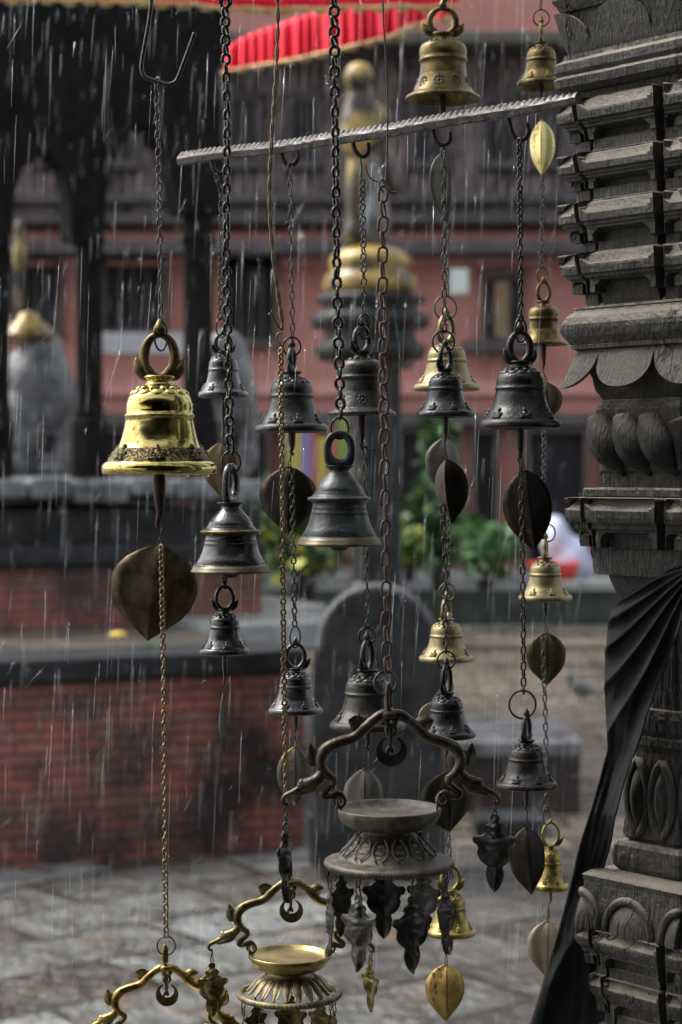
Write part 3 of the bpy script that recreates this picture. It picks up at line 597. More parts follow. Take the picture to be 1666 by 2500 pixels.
# ================================================================== hanging oil lamps
def lamp(label, cx, cy, sc, D, m_arm, m_bowl, m_foot, m_pen, open_petals=False, hang_l=True, hang_r=True, pend=True, arm_l=1.0, yaw=0, m_face=None, top=True, face_l=None, face_r=None, gold_in=None):
    """everything in units of the big lamp's view pixels round its bowl centre, times sc"""
    S=sc*D/F; t=thing('hanging_oil_lamp',label,'oil lamp',P(cx,cy,D),'hanging oil lamps with branch arms'); t.rotation_euler=(0,0,yaw)
    V=lambda x,z,y=0: Vector((x*S,y*S,z*S))
    q=lambda x,y,d=0: V(x/2.613-300,323-y/2.613,d)
    # bowl
    mb=MB(); mb.lathe([(r*S,z*S) for r,z in [(0,-17),(60,-17),(105,-14),(118,-7),(123,1),(127,2),(128,-1),(126,-12),(120,-26),(104,-40),(84,-48),(60,-51),(0,-51)]],n=64)
    mb.build('bowl',[m_bowl],t)
    mb=MB()
    if not open_petals:
        mb.lathe([(r*S,z*S) for r,z in [(0,-50),(57,-50),(56,-56),(60,-60),(76,-71),(90,-84),(104,-101),(116,-112),(119,-118),(125,-118),(128,-121),(134,-119),(137,-122),(144,-122),(150,-125),(157,-127),(158,-134),(154,-143),(140,-146),(90,-100),(0,-80)]],n=96)
        for k in range(13):
            a=2*pi*k/13+.1
            for (rr,zz,su,sv) in ((84,-80,16,9),(96,-94,19,10),(106,-106,14,7)):
                M=Matrix.Rotation(a,3,'Z')@Matrix.Rotation(.85,3,'Y'); mb.ball((rr*S*cos(a),rr*S*sin(a),zz*S),(sv*S*.9,su*S,5.5*S),M=M,nu=10,nv=6)
            for u in (-1,1):
                pts=[]
                for g in range(6):
                    f=g/5; aa=a+u*(.19*sin(pi*(.12+.78*f))); rr=74+42*f; zz=-66-47*f
                    pts.append(((rr+3)*S*cos(aa),(rr+3)*S*sin(aa),(zz+3)*S))
                mb.tube(pts,2.4*S,6,smooth_path=2)
    else:
        mb.lathe([(r*S,z*S) for r,z in [(0,-50),(58,-50),(57,-60),(66,-68),(84,-72),(92,-78),(86,-84),(0,-80)]],n=64)
        for k in range(20):   # separate upright petals round the foot
            a=2*pi*k/20; M=Matrix.Rotation(a,3,'Z')
            prof=[(80,-70,7),(97,-76,13),(110,-88,14),(120,-101,12),(130,-113,7),(136,-118,2)]
            vs=[]; 
            for (r,z,w) in prof:
                for u in (-1,-.5,0,.5,1): vs.append(M@Vector(((r+3*(1-abs(u)))*S,u*w*S,(z+3.5*(1-abs(u)))*S)))
            n0=len(vs)
            for (r,z,w) in prof:
                for u in (-1,-.5,0,.5,1): vs.append(M@Vector(((r-3)*S,u*w*S,(z-3)*S)))
            fs=[]
            for i in range(5):
                for j in range(4):
                    f=(i*5+j,i*5+j+1,(i+1)*5+j+1,(i+1)*5+j); fs.append(f); fs.append(tuple(p+n0 for p in reversed(f)))
                for j in (0,4):
                    fs.append((i*5+j,(i+1)*5+j,(i+1)*5+j+n0,i*5+j+n0))
            mb.add(vs,fs)
    mb.build('petal_foot',m_foot,t)
    if open_petals:
        mb=MB(); mb.lathe([(r*S,z*S) for r,z in [(150,-117),(157,-115),(164,-118),(166,-126),(163,-134),(152,-134),(149,-126),(150,-117)]],n=96)
        for k in range(76):
            a=2*pi*k/76; M=Matrix.Rotation(a,3,'Z')@Matrix.Rotation(.5,3,'X'); mb.ball((163*S*cos(a),163*S*sin(a),-126*S),(5.5*S,3.4*S,8.5*S),M=M,nu=7,nv=5)
        mb.build('beaded_rim',m_foot,t)
    else:
        mb=MB()
        for k in range(110):
            a=2*pi*k/110; M=Matrix.Rotation(a,3,'Z')@Matrix.Rotation(.6,3,'X'); mb.ball((156.2*S*cos(a),156.2*S*sin(a),-134*S),(3.2*S,2.6*S,6*S),M=M,nu=6,nv=5)
        mb.build('beaded_rim',m_foot,t)
    # branch arms
    def arm(sgn, name='branch_arm'):
        mb=MB()
        X=lambda x,y,d=0: (q(x,y,d) if sgn<0 else Vector((-q(x,y,d).x+10*S,q(x,y,d).y,q(x,y,d).z)))
        mb.tube([X(800,248),(X(745,246)),X(690,278),X(625,335),X(560,392),X(470,420),X(395,455),X(352,510),X(352,570),X(385,625),X(425,655),X(430,690)],[11*S,13*S,12*S,14*S,13*S,14*S,15*S,15*S,14*S,12*S,9*S,8*S],10,smooth_path=4)
        for (u,v) in ((690,262),(672,276),(730,232),(752,228)): mb.ball(X(u,v+12),(7*S,9*S,10*S),nu=8,nv=6)
        # lower coil with foot and ring eye
        mb.tube([X(425,640),(X(432,680)),X(400,715),X(362,748),X(372,772),X(410,765),X(455,745),X(490,765),X(503,800),X(480,832),X(450,820),X(432,790),X(455,765)],[9*S,8*S,8*S,9*S,7*S,8*S,7*S,5.5*S,5*S,5*S,5*S,4.5*S,4*S],9,smooth_path=4)
        # outward branch ending in an animal snout with an eye for a pendant
        mb.tube([X(365,600),X(335,650),X(290,678),X(240,690),X(215,715),X(170,740),X(125,762),X(108,790),X(120,815),X(140,808)],[12*S,15*S,16*S,13*S,9*S,7.5*S,7*S,5*S,4.5*S,4*S],9,smooth_path=4)
        mb.tube([X(335,660),X(290,715),X(235,735),X(180,760)],[9*S,12*S,10*S,4*S],8,smooth_path=3)
        for (u,v,r) in ((232,680,11),(262,668,9),(300,655,9),(215,700,8)): mb.ball(X(u,v),r*S,nu=8,nv=6)
        mb.build(name,m_arm,t)
        def blade(pts, ws, th=4.5, nm='curled_leaf'):
            b=MB(); n=len(pts); vs=[]
            P2=[X(*p) for p in pts]
            for side in (-1,1):
                for i,p in enumerate(P2):
                    d=(P2[min(i+1,n-1)]-P2[max(i-1,0)]).normalized(); s=Vector((d.z,0,-d.x))
                    for u in (-1,0,1): vs.append(p+s*u*ws[i]*S+Vector((0,side*th*S*(1-.75*abs(u)),0)))
            fs=[]
            for i in range(n-1):
                for j in (0,1):
                    f=(i*3+j,i*3+j+1,(i+1)*3+j+1,(i+1)*3+j); fs.append(f); fs.append(tuple(k+3*n for k in reversed(f)))
                for j in (0,2): fs.append((i*3+j,(i+1)*3+j,(i+1)*3+j+3*n,i*3+j+3*n))
            b.add(vs,fs); b.build(nm,m_arm,t)
        blade([(640,345),(610,318),(575,300),(548,290),(526,285)],[15,20,20,14,3])
        blade([(335,560),(318,545),(303,520),(287,478),(280,432)],[8,17,19,13,2])
    arm(-1); arm(1)
    mb=MB(); mb.tube([q(785,262),q(778,200),q(772,120),q(782,45)],[14*S,8*S,7*S,4*S],8,smooth_path=3)
    mb.tube([q(782,45),q(797,80,3),q(795,130,5),q(790,200,3)],[3*S,4*S,5*S,8*S],7,smooth_path=3)
    mb.ball(q(782,250),(26*S,17*S,13*S),nu=12,nv=8); 
    pts=[q(797+28*cos(a),345+32*sin(a)) for a in [2*pi*i/16 for i in range(16)]]; mb.tube(pts,5.5*S,8,closed=True,smooth_path=1)
    mb.tube([q(770,275),q(775,315)],[9*S,6*S],7); mb.tube([q(825,275),q(818,318)],[9*S,6*S],7)
    mb.build('top_hook',m_arm,t)
    mb=MB(); link_mesh(mb,q(795,405,-2),Vector((0,0,1)),Vector((.6,.8,0)),62*S,13*S,2.6*S); mb.build('wire_link',WIRE,t)
    # crescent
    out=[]; n=26
    for i in range(n+1):
        a=radians(128-180-76+ (i/n)*256)-radians(20) ; out.append((38*cos(a),38*sin(a)))
    inn=[]
    for i in range(n+1):
        a=radians(40-(i/n)*260+0)
        inn.append((21*cos(a),9+21*sin(a)))
    out=[(38*cos(radians(62-304*i/n)),38*sin(radians(62-304*i/n))) for i in range(n+1)]
    inn=[(23*cos(radians(70-320*i/n)),13+22*sin(radians(70-320*i/n))) for i in range(n+1)]
    mb=MB(); vs=[]; 
    for y in (-1.6,1.6):
        for (x,z) in out: vs.append(q(800,480)+V(x,z,y))
        for (x,z) in inn: vs.append(q(800,480)+V(x,z,y))
    N=n+1; fs=[]
    for i in range(n):
        f=(i,i+1,N+i+1,N+i); fs.append(f); fs.append(tuple(k+2*N for k in reversed(f)))
        fs.append((i,2*N+i,2*N+i+1,i+1)); fs.append((N+i,N+i+1,3*N+i+1,3*N+i))
    fs.append((0,N,3*N,2*N)); fs.append((n,2*N+n,3*N+n,N+n)); mb.add(vs,fs,smooth=False)
    mb.tube([q(770,500),q(778,470),q(790,455),q(803,462),q(808,490)],[4*S,5*S,4.5*S,5*S,4*S],7); mb.build('crescent_pendant',m_pen,t)
    # side rings and small rods joining bowl and arms
    for sx in (-1,1):
        mb=MB(); c=V(sx*122,4); pts=[c+V(15*cos(a)*.35,24*sin(a)+2,15*cos(a)) for a in [2*pi*i/18 for i in range(18)]]; mb.tube(pts,3*S,8,closed=True,smooth_path=1)
        mb.build('side_ring',m_arm,t)
    # face pendants
    HO=[(.04,0),(.062,.02),(.066,.06),(.05,.09),(.07,.11),(.12,.14),(.135,.18),(.105,.21),(.15,.25),(.21,.285),(.27,.275),(.30,.32),(.285,.37),(.235,.40),(.22,.44),(.235,.49),(.225,.54),(.195,.59),(.15,.635),(.10,.665),(.115,.72),(.12,.78),(.10,.86),(.06,.94),(.0,1.0)]
    def pendant(anchor, h, ang, hook_len, mat, roll=0.0, nm='face_pendant'):
        """anchor local, top of the hook"""
        R=Matrix.Rotation(ang,3,'Z')@Matrix.Rotation(roll,3,'Y'); mb=MB(); rows=[]; us=[-1,-.8,-.6,-.4,-.2,0,.2,.4,.6,.8,1]
        rs=[]
        for i in range(len(HO)-1):
            for k in range(3):
                f=k/3; rs.append((HO[i][0]*(1-f)+HO[i+1][0]*f,HO[i][1]*(1-f)+HO[i+1][1]*f))
        rs.append(HO[-1]); rnd=random.Random(int(ang*100)+int(h))
        lumps=[(0,.16,.05,.05),(0,.26,.05,.05),(-.07,.33,.05,.05),(.07,.33,.05,.05),(0,.36,.035,.06),(0,.44,.05,.05),(-.1,.42,.05,.04),(.1,.42,.05,.04),(-.06,.5,.05,.05),(.06,.5,.05,.05),(0,.57,.05,.05),(-.2,.33,.05,.03),(.2,.33,.05,.03),(0,.63,.03,.04)]
        top=anchor+V(0,-hook_len); vs=[]
        for side in (0,1):
            for (w,z) in rs:
                for u in us:
                    x=u*w; d=0
                    for (a,b,s,hh) in lumps: d+=hh*math.exp(-((x-a)**2+(z-b)**2)/(s*s))
                    d=min(d,.075)+ (.03*(1-abs(u))*max(0,(z-.62)/.2) if z>.62 else 0); d+=.018*noise.noise(Vector((x*22,z*22,ang))); d*=(1-abs(u)**4)
                    y=-d*h if side==0 else .018*h-d*h*.6
                    vs.append(top+R@Vector((x*h*S,y*S,-z*h*S)))
        m=len(us); nr=len(rs); fs=[]
        for i in range(nr-1):
            for j in range(m-1):
                f=(i*m+j,i*m+j+1,(i+1)*m+j+1,(i+1)*m+j); fs.append(f); fs.append(tuple(k+m*nr for k in reversed(f)))
            for j in (0,m-1): fs.append((i*m+j,(i+1)*m+j,(i+1)*m+j+m*nr,i*m+j+m*nr))
        mb.add(vs,fs); po=mb.build(nm,mat,t)
        lk=MB(); r2=7
        c=anchor+V(0,-hook_len*.28); link_mesh(lk,c,Vector((.15,0,1)),R@Vector((.3,1,0)),hook_len*.62*S,14*S,2.0*S)
        c=anchor+V(0,-hook_len*.78); link_mesh(lk,c,Vector((-.15,0,1)),R@Vector((.75,.6,0)),hook_len*.62*S,14*S,2.0*S)
        lk.build('s_hook',WIRE,po); return po
    if pend:
        for (a,h,hl) in ((-80,165,48),(-33,181,44),(19,183,44),(66,165,36),(104,178,48),(140,168,30),(182,185,28),(-128,160,34)):
            an=radians(a); anc=V(147*sin(an),-142,-147*cos(an)); pendant(anc,h,an+.15*sin(a*3.1),hl,m_pen)
    if face_l: 
        x,z,h,ang,hl=face_l; pendant(V(x,z),h,ang,hl,m_face or m_pen)
    if face_r:
        x,z,h,ang,hl=face_r; pendant(V(x,z),h,ang,hl,m_face or m_pen)
    return t
lamp('big dark dusty bronze lamp on the rusty chain, with face pendants round its foot',950,1973,1.0,1.85,DUSTYARM,DUSTY,DUSTY,PATINAB,face_l=(-252,8,196,1.25,42),face_r=(259,4,190,-.35,22),yaw=.03)
lamp('middle brass lamp with open petal foot and rope edged rim on the fine gold chain',707,2330,.765,1.96,OLDARM,GOLDB,PALED,OLDBRASS,open_petals=True,face_l=(-248,10,176,.2,40),face_r=(259,4,160,2.2,26),m_face=FACEG,yaw=-.04)
lamp('lowest gold lamp frame, cut off by the bottom edge at lower left',404,2531,.735,2.05,BRASSARM,GOLDB,PALED,OLDBRASS,open_petals=True,yaw=.0)
# ================================================================== carved wooden pillar
PXC,PD=1645,2.0; PC0=P(PXC,HOR,PD); HD=lambda x:(PXC-x)*PD/F; ZZ=lambda y:H+(HOR-y)/F*PD
PROF=[ # (y, silhouette x, groove)
(-700,1380,0),(-60,1380,0),(-20,1352,0),(0,1345,0),(28,1368,0),(31,1402,0),(132,1412,0),(134,1375,0),(146,1372,0),(150,1362,0),(157,1351,0),(176,1351,0),(186,1362,0),(190,1356,0),(195,1350,0),(214,1356,0),(224,1384,0),(226,1402,0),(243,1404,0),
(244,1398,1),(248,1358,1),(252,1351,1),(300,1360,1),(303,1372,1),(310,1373,1),(311,1378,1),(318,1378,1),(320,1386,1),(347,1390,1),(348,1404,1),(374,1405,1),
(376,1398,1),(380,1362,1),(384,1355,1),(424,1362,1),(427,1374,1),(434,1375,1),(435,1381,1),(441,1381,1),(443,1389,1),(466,1391,1),(467,1405,1),(492,1406,1),
(494,1400,1),(498,1364,1),(502,1357,1),(546,1364,1),(549,1374,1),(556,1376,1),(557,1382,1),(563,1383,1),(565,1386,1),(593,1389,1),(594,1420,1),(616,1420,1),
(618,1412,1),(622,1366,1),(626,1359,1),(672,1371,1),(675,1379,1),(682,1381,1),(683,1390,1),(688,1394,1),(718,1396,1),(719,1427,1),(748,1429,0),
(749,1402,0),(755,1398,0),(757,1402,0),(763,1397,0),(775,1380,0),(793,1367,0),(804,1366,0),(822,1374,0),(841,1391,0),(842,1394,0),(843,1391,0),(852,1391,0),(853,1404,0),
(857,1407,0),(900,1436,0),(938,1448,0),(960,1458,0),(976,1470,0),(978,1466,0),(990,1458,0),(1000,1453,0),(1020,1453,0),(1150,1462,0),(1152,1468,0),(1190,1471,0),
(1191,1424,0),(1195,1421,0),(1210,1422,0),(1213,1430,0),(1215,1380,1),(1218,1375,1),(1262,1378,1),(1274,1384,1),(1275,1398,1),(1280,1400,1),(1290,1401,1),(1292,1412,1),(1334,1414,1),(1335,1440,1),(1338,1441,0),(1380,1446,0),(1402,1450,0),(1403,1485,0),
(1410,1487,0),(1432,1494,0),(1450,1505,0),(1463,1520,0),(1490,1530,0),(1640,1530,0),(1722,1530,0),(1726,1516,0),(1745,1510,0),(1775,1512,0),(1790,1525,0),(1796,1520,0),(1812,1520,0),(1818,1528,0),
(1830,1535,0),(2040,1520,0),(2050,1535,0),(2053,1505,0),(2062,1497,0),(2085,1492,0),(2110,1496,0),(2124,1508,0),(2126,1440,0),(2134,1424,0),(2137,1420,0),(2150,1424,0),(2262,1415,0),
(2263,1408,1),(2266,1400,1),(2292,1400,1),(2305,1406,1),(2315,1416,1),(2317,1419,1),(2322,1419,1),(2324,1424,1),(2354,1428,1),(2355,1452,1),(2378,1453,1),(2380,1440,1),(2384,1434,1),(2412,1436,1),(2430,1444,1),(2436,1450,1),(2440,1452,1),(2442,1454,1),(2470,1456,1),(2472,1475,1),(2500,1475,1),(2502,1460,1),(2540,1462,1),(2560,1480,0),(2800,1490,0),(4990,1490,0)]
FACE=[(-1,1),(-.70,1),(-.685,.80),(-.60,.80),(-.585,1.05),(.585,1.05),(.60,.80),(.685,.80),(.70,1)]
NICHE=[(320,347),(443,466),(565,593),(688,718),(1295,1334),(2324,2354),(2442,2470)]  # bands with scooped arches under each ledge
SCOOP=[(248,300),(380,424),(498,546),(622,672),(1218,1262),(2266,2300),(2384,2420)]
THETA=-radians(95)
def pillar():
    t=thing('carved_pillar','dark carved wooden pillar with stepped ledges, petals and a black cloth tied round it','pillar',P(PXC,HOR,PD).xy.to_3d())
    us=[i/24-1 for i in range(48)]+[]
    extra=[-.70,-.685,-.60,-.585,.585,.60,.685,.70]; us=sorted(set([round(u,4) for u in us]+extra))
    def nn(u):
        for i in range(len(FACE)):
            a=FACE[i]; b=FACE[i+1] if i+1<len(FACE) else (1,1)
            if a[0]<=u<=b[0]: return a[1]+(b[1]-a[1])*(u-a[0])/(b[0]-a[0])
        return 1
    rows=[]
    for i in range(len(PROF)-1):
        y0,x0,g0=PROF[i]; y1,x1,g1=PROF[i+1]; n=max(1,int((y1-y0)/5)) if y0>-100 and y1<2600 else 1
        for k in range(n): f=k/n; rows.append((y0+(y1-y0)*f,x0+(x1-x0)*f,g0+(g1-g0)*f))
    rows.append(PROF[-1]); vs=[]; c0=PC0
    for (y,x,g) in rows:
        hd=HD(x)
        for face in range(4):
            ang=THETA-pi/2*face  # near vertex first, going to the left vertex
            va=Vector((cos(ang),sin(ang),0)); vb=Vector((cos(ang-pi/2),sin(ang-pi/2),0)); mid=(va+vb)/2; tn=(vb-va)/2
            for u in us:
                n=1+g*(nn(u)-1); dep=0
                for (a,b) in NICHE:
                    if a<=y<=b:
                        f=(b-y)/(b-a)
                        for (uc,hw,fl) in ((0.0,.50,.34),(.85,.13,.08),(-.86,.13,.08)):
                            e=abs(u-uc)-fl
                            if e<0: e=0
                            if (e/(hw-fl))**2+((f)/.86)**2<1: dep=max(dep,.17)
                        # square ledge corners keep their little brackets
                for (a,b) in SCOOP:
                    if a<=y<=b:
                        f=(y-a)/(b-a)
                        for (uc,hw,fl) in ((0.0,.56,.40),(.86,.14,.08),(-.86,.14,.08)):
                            e=max(0,abs(u-uc)-fl)/(hw-fl)
                            if f<.62*sqrt(max(0,1-e*e)): dep=max(dep,.13*(1-f/.62)**.8)
                nz=.0016*noise.noise(Vector((u*5+face*9,y*.03,x*.01)))+.0009*noise.noise(Vector((u*16+face*9,y*.12,1)))
                p=c0+mid*(hd*(n-dep)+nz)+tn*hd*u
                if abs(u)>.9:  # worn arrises
                    p-= (mid+ (tn if u>0 else -tn))*0.0015*((abs(u)-.9)/.1)*(1+.8*noise.noise(Vector((y*.05,face*3,0))))
                vs.append((p.x,p.y,ZZ(y)))
    m=len(us)*4; fs=[(i*m+k,i*m+(k+1)%m,(i+1)*m+(k+1)%m,(i+1)*m+k) for i in range(len(rows)-1) for k in range(m)]
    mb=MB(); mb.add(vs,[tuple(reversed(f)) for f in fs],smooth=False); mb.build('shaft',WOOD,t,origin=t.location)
    # petals: shells whose edge is cut in round lobes
    def petals(name, y0, x0, y1, x1, lob, up=False, thick=.004, per=2, phase=0.0, curve=1.0):
        mb=MB(); nu=33; nv=12
        vs=[]; cols=4*(nu-1)*1
        def place(s,v,off):   # s: perimeter parameter 0..4
            face=int(s)%4; u=(s-int(s))*2-1; ang=THETA-pi/2*face
            va=Vector((cos(ang),sin(ang),0)); vb=Vector((cos(ang-pi/2),sin(ang-pi/2),0)); mid=(va+vb)/2; tn=(vb-va)/2
            hd=HD(x0+(x1-x0)*(v**curve)); y=y0+(y1-y0)*v
            cr=1-.03*abs(u)**6
            p=PC0+(mid*(hd-off)+tn*(hd-off*.7)*u)*cr
            return (p.x,p.y,ZZ(y))
        N=4*2*26
        for side in (0,1):
            for i in range(N):
                s=(4*i/N); ph=(s*per+phase)%1.0 # lobe phase
                d=abs(ph-.5)*2; cut=lob+(1-lob)*sqrt(max(0,1-d**2.2))
                for k in range(nv+1):
                    v=k/nv*cut; vs.append(place(s,v,thick if side else -.0006*(1-d)))
        m=nv+1; fs=[]
        for i in range(N):
            j=(i+1)%N
            for k in range(nv):
                f=(i*m+k,i*m+k+1,j*m+k+1,j*m+k); fs.append(f); fs.append(tuple(q+N*m for q in reversed(f)))
            for k in (0,nv): fs.append((i*m+k,j*m+k,j*m+k+N*m,i*m+k+N*m))
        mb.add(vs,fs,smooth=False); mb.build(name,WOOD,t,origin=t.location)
    petals('petal_band',856,1406,948,1360,.10,per=2,phase=.5)   # corner lobes (phase .5 at the corners) and face lobes below
    petals('petal_band',133,1384,30,1346,.2,per=2,phase=.5,curve=.8)
    petals('petal_band',133,1396,-20,1376,.2,per=2,phase=.0,curve=.8)
    # slanted knuckles
    mb=MB()
    for face in range(4):
        ang=THETA-pi/2*face; va=Vector((cos(ang),sin(ang),0)); vb=Vector((cos(ang-pi/2),sin(ang-pi/2),0)); mid=(va+vb)/2; tn=(vb-va)/2; hd=HD(1470)
        for k in range(3):
            pts=[];rd=[]
            for g in range(9):
                f=g/8; u=.98-.66*k-.62*f**1.3; y=1022+138*f; out=hd*(1.02+.10*sin(pi*min(1,f*1.1)))
                p=PC0+mid*out+tn*hd*u; pts.append((p.x,p.y,ZZ(y))); rd.append(.0178*(.62+.38*sin(pi*(f*.85+.12)))*(1 if f<.6 else (1-(f-.6)*2.0)))
            mb.tube(pts,rd,12,smooth_path=2)
    mb.build('knuckle_band',KNUCK,t,origin=t.location)
    # raised arch and lens shaped carvings low on the faces
    mb=MB()
    for face in range(4):
        ang=THETA-pi/2*face; va=Vector((cos(ang),sin(ang),0)); vb=Vector((cos(ang-pi/2),sin(ang-pi/2),0)); mid=(va+vb)/2; tn=(vb-va)/2
        def pt(u,y,o,x): hd=HD(x); p=PC0+mid*(hd+o)+tn*hd*u; return (p.x,p.y,ZZ(y))
        for (uc,ww) in ((.02,.46),(-.98,.36),(.98,.36)):
            arc=[pt(max(-.99,min(.99,uc+ww*cos(a))),2262-82*sin(a),.001,1420) for a in [pi*i/16 for i in range(17)] if abs(uc+ww*cos(a))<1.0]
            if len(arc)>2: mb.tube(arc,.0046,8,smooth_path=1)
            vs=[]; 
            for i in range(9):
                for j in range(9):
                    a=pi*i/8; r=j/8; u=max(-.99,min(.99,uc+(ww-.05)*cos(a)*r)); vs.append(pt(u,2262-70*sin(a)*r,+.001+.013*(1-r*r),1420))
            mb.add(vs,[(i*9+j,i*9+j+1,(i+1)*9+j+1,(i+1)*9+j) for i in range(8) for j in range(8)])
        for uc in (-.46,.46):
            for sg in (-1,1):
                mb.tube([pt(uc+sg*.40*sin(pi*f)**.7,1850+185*f,.002,1528) for f in [i/12 for i in range(13)]],[.0048]*13,8,smooth_path=1)
            vs=[]
            for i in range(13):
                f=i/12
                for j in range(7): u=(j/3-1); vs.append(pt(uc+u*.29*sin(pi*f)**.7,1862+160*f,.001+.015*(1-u*u)*sin(pi*f),1528))
            mb.add(vs,[(i*7+j,i*7+j+1,(i+1)*7+j+1,(i+1)*7+j) for i in range(12) for j in range(6)])
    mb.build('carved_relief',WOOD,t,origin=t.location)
pillar()
# ================================================================== black cloth tied round the pillar
def cloth():
    Lp=[(1385,1640),(1440,1560),(1470,1505),(1492,1490),(1540,1483),(1600,1478),(1680,1476),(1760,1480),(1830,1484),(1900,1466),(1990,1440),(2060,1418),(2130,1400),(2200,1382),(2280,1361),(2400,1325),(2500,1295),(2600,1262)]
    Rp=[(1385,1760),(1440,1745),(1470,1730),(1492,1715),(1540,1680),(1600,1640),(1680,1606),(1760,1575),(1830,1552),(1900,1528),(1990,1502),(2060,1490),(2130,1470),(2200,1462),(2280,1462),(2400,1478),(2500,1490),(2600,1500)]
    def at(T,y):
        for i in range(len(T)-1):
            if T[i][0]<=y<=T[i+1][0]: return T[i][1]+(T[i+1][1]-T[i][1])*(y-T[i][0])/(T[i+1][0]-T[i][0])
    ny=190; nu=90; vs=[]
    folds=[(.10,.0),(.30,.0),(.48,0),(.66,0),(.83,0)]
    for i in range(ny+1):
        f=i/ny; 
        for j in range(nu+1):
            u=j/nu
            y=1385+ (2600-1385)*f
            # the weave runs from the knot at upper right to the lower left
            ys=y+ (u**1.2)*(-60)*max(0,1-f*3); ys=max(1385,ys)
            xl,xr=at(Lp,y),at(Rp,y); x=xl+(xr-xl)*u
            amp=.015*(1-.6*f)*min(1,.25+f*5)
            ph=u*5.2+.9*sin(f*4)+.25*noise.noise(Vector((u*3,f*6,0)))
            an=atan2(ys-1375,1712-x); wv=sin(an*17+1.6*noise.noise(Vector((x*.004,ys*.0025,0)))+ .8*u); wv2=sin(an*47+2.2*noise.noise(Vector((x*.01,ys*.003,5)))); fold=(1-abs(wv))**1.2+.10*wv2
            # depth: in front of the shaft high up, swinging behind the pillar's side lower down (outer strip stays in front)
            base=1.845+.10*min(1,max(0,(1560-y)/200))*0
            pf=PD-HD(1500)*.9+ .0
            surf=PD-(x-1480)/F*PD*.95-.016 if x>1480 else PD-.016+(1480-x)*.00012
            surf=min(surf,PD+.0)
            if y>1990: 
                g=min(1,(y-1990)/120); surf=surf*(1-g)+2.02*g
            D=surf-amp*fold+.003*noise.noise(Vector((u*6,f*14,2)))+(.01 if u<.02 else 0)
            p=P(x,ys,D); vs.append(tuple(p))
    m=nu+1; fs=[(i*m+j,i*m+j+1,(i+1)*m+j+1,(i+1)*m+j) for i in range(ny) for j in range(nu)]
    mb=MB(); mb.add(vs,fs); o=mb.build('black_cloth',CLOTH,origin=P(1500,1450,1.9)); mod(o,'SOLIDIFY',thickness=.0016,offset=1)
    tag(o,'black cloth tied round the carved pillar, pulled down to lower left in long folds','cloth')
    return o
CL=cloth()
# ================================================================== the courtyard and what stands in it
def plane_box(mb, a, b, x0, x1, y0, y1, depth, mi=0):
    """slab parallel to the line D=a+b*X, between view columns x0..x1 and heights of view rows y0(top)..y1(bottom) taken at the line"""
    def pt(px,z,off): 
        D=a/(1-b*(px-CX)/F); X=(px-CX)/F*D; n=Vector((-b,1,0)).normalized(); return Vector((X,D,z))+n*off
    Dm=a/(1-b*((x0+x1)/2-CX)/F); z1=H+(HOR-y0)/F*Dm; z0=H+(HOR-y1)/F*Dm
    vs=[pt(x0,z0,0),pt(x1,z0,0),pt(x1,z0,depth),pt(x0,z0,depth),pt(x0,z1,0),pt(x1,z1,0),pt(x1,z1,depth),pt(x0,z1,depth)]
    mb.add(vs,[(0,3,2,1),(4,5,6,7),(0,1,5,4),(1,2,6,5),(2,3,7,6),(3,0,4,7)],mi,False)
def wbox(name, mats, lo, hi, parent=None, bev=0, rot=0, label=None, cat=None, kind=None, group=None, sub=0):
    c=Vector(((lo[0]+hi[0])/2,(lo[1]+hi[1])/2,lo[2])); mb=MB(); mb.box(Vector(lo)-c,Vector(hi)-c)
    if parent is not None:
        mb.v=[tuple(Vector(v)+c-parent.location) for v in mb.v]; o=mb.build(name,mats,parent)
    else: o=mb.build(name,mats); o.location=c; o.rotation_euler.z=rot
    if bev: mod(o,'BEVEL',width=bev,segments=2)
    if label or kind: tag(o,label,cat,group,kind)
    return o
def blob(name, parts, mat, voxel, parent=None, origin=(0,0,0), smooth=True):
    mb=MB()
    for p in parts:
        c,r=p[0],p[1]; M=p[2] if len(p)>2 else None
        mb.ball(c,r,M=M,nu=20,nv=14)
    o=mb.build(name,mat,parent,origin=origin); m=mod(o,'REMESH',mode='VOXEL',voxel_size=voxel); m.use_smooth_shade=True
    mod(o,'SMOOTH',factor=.6,iterations=4); return o
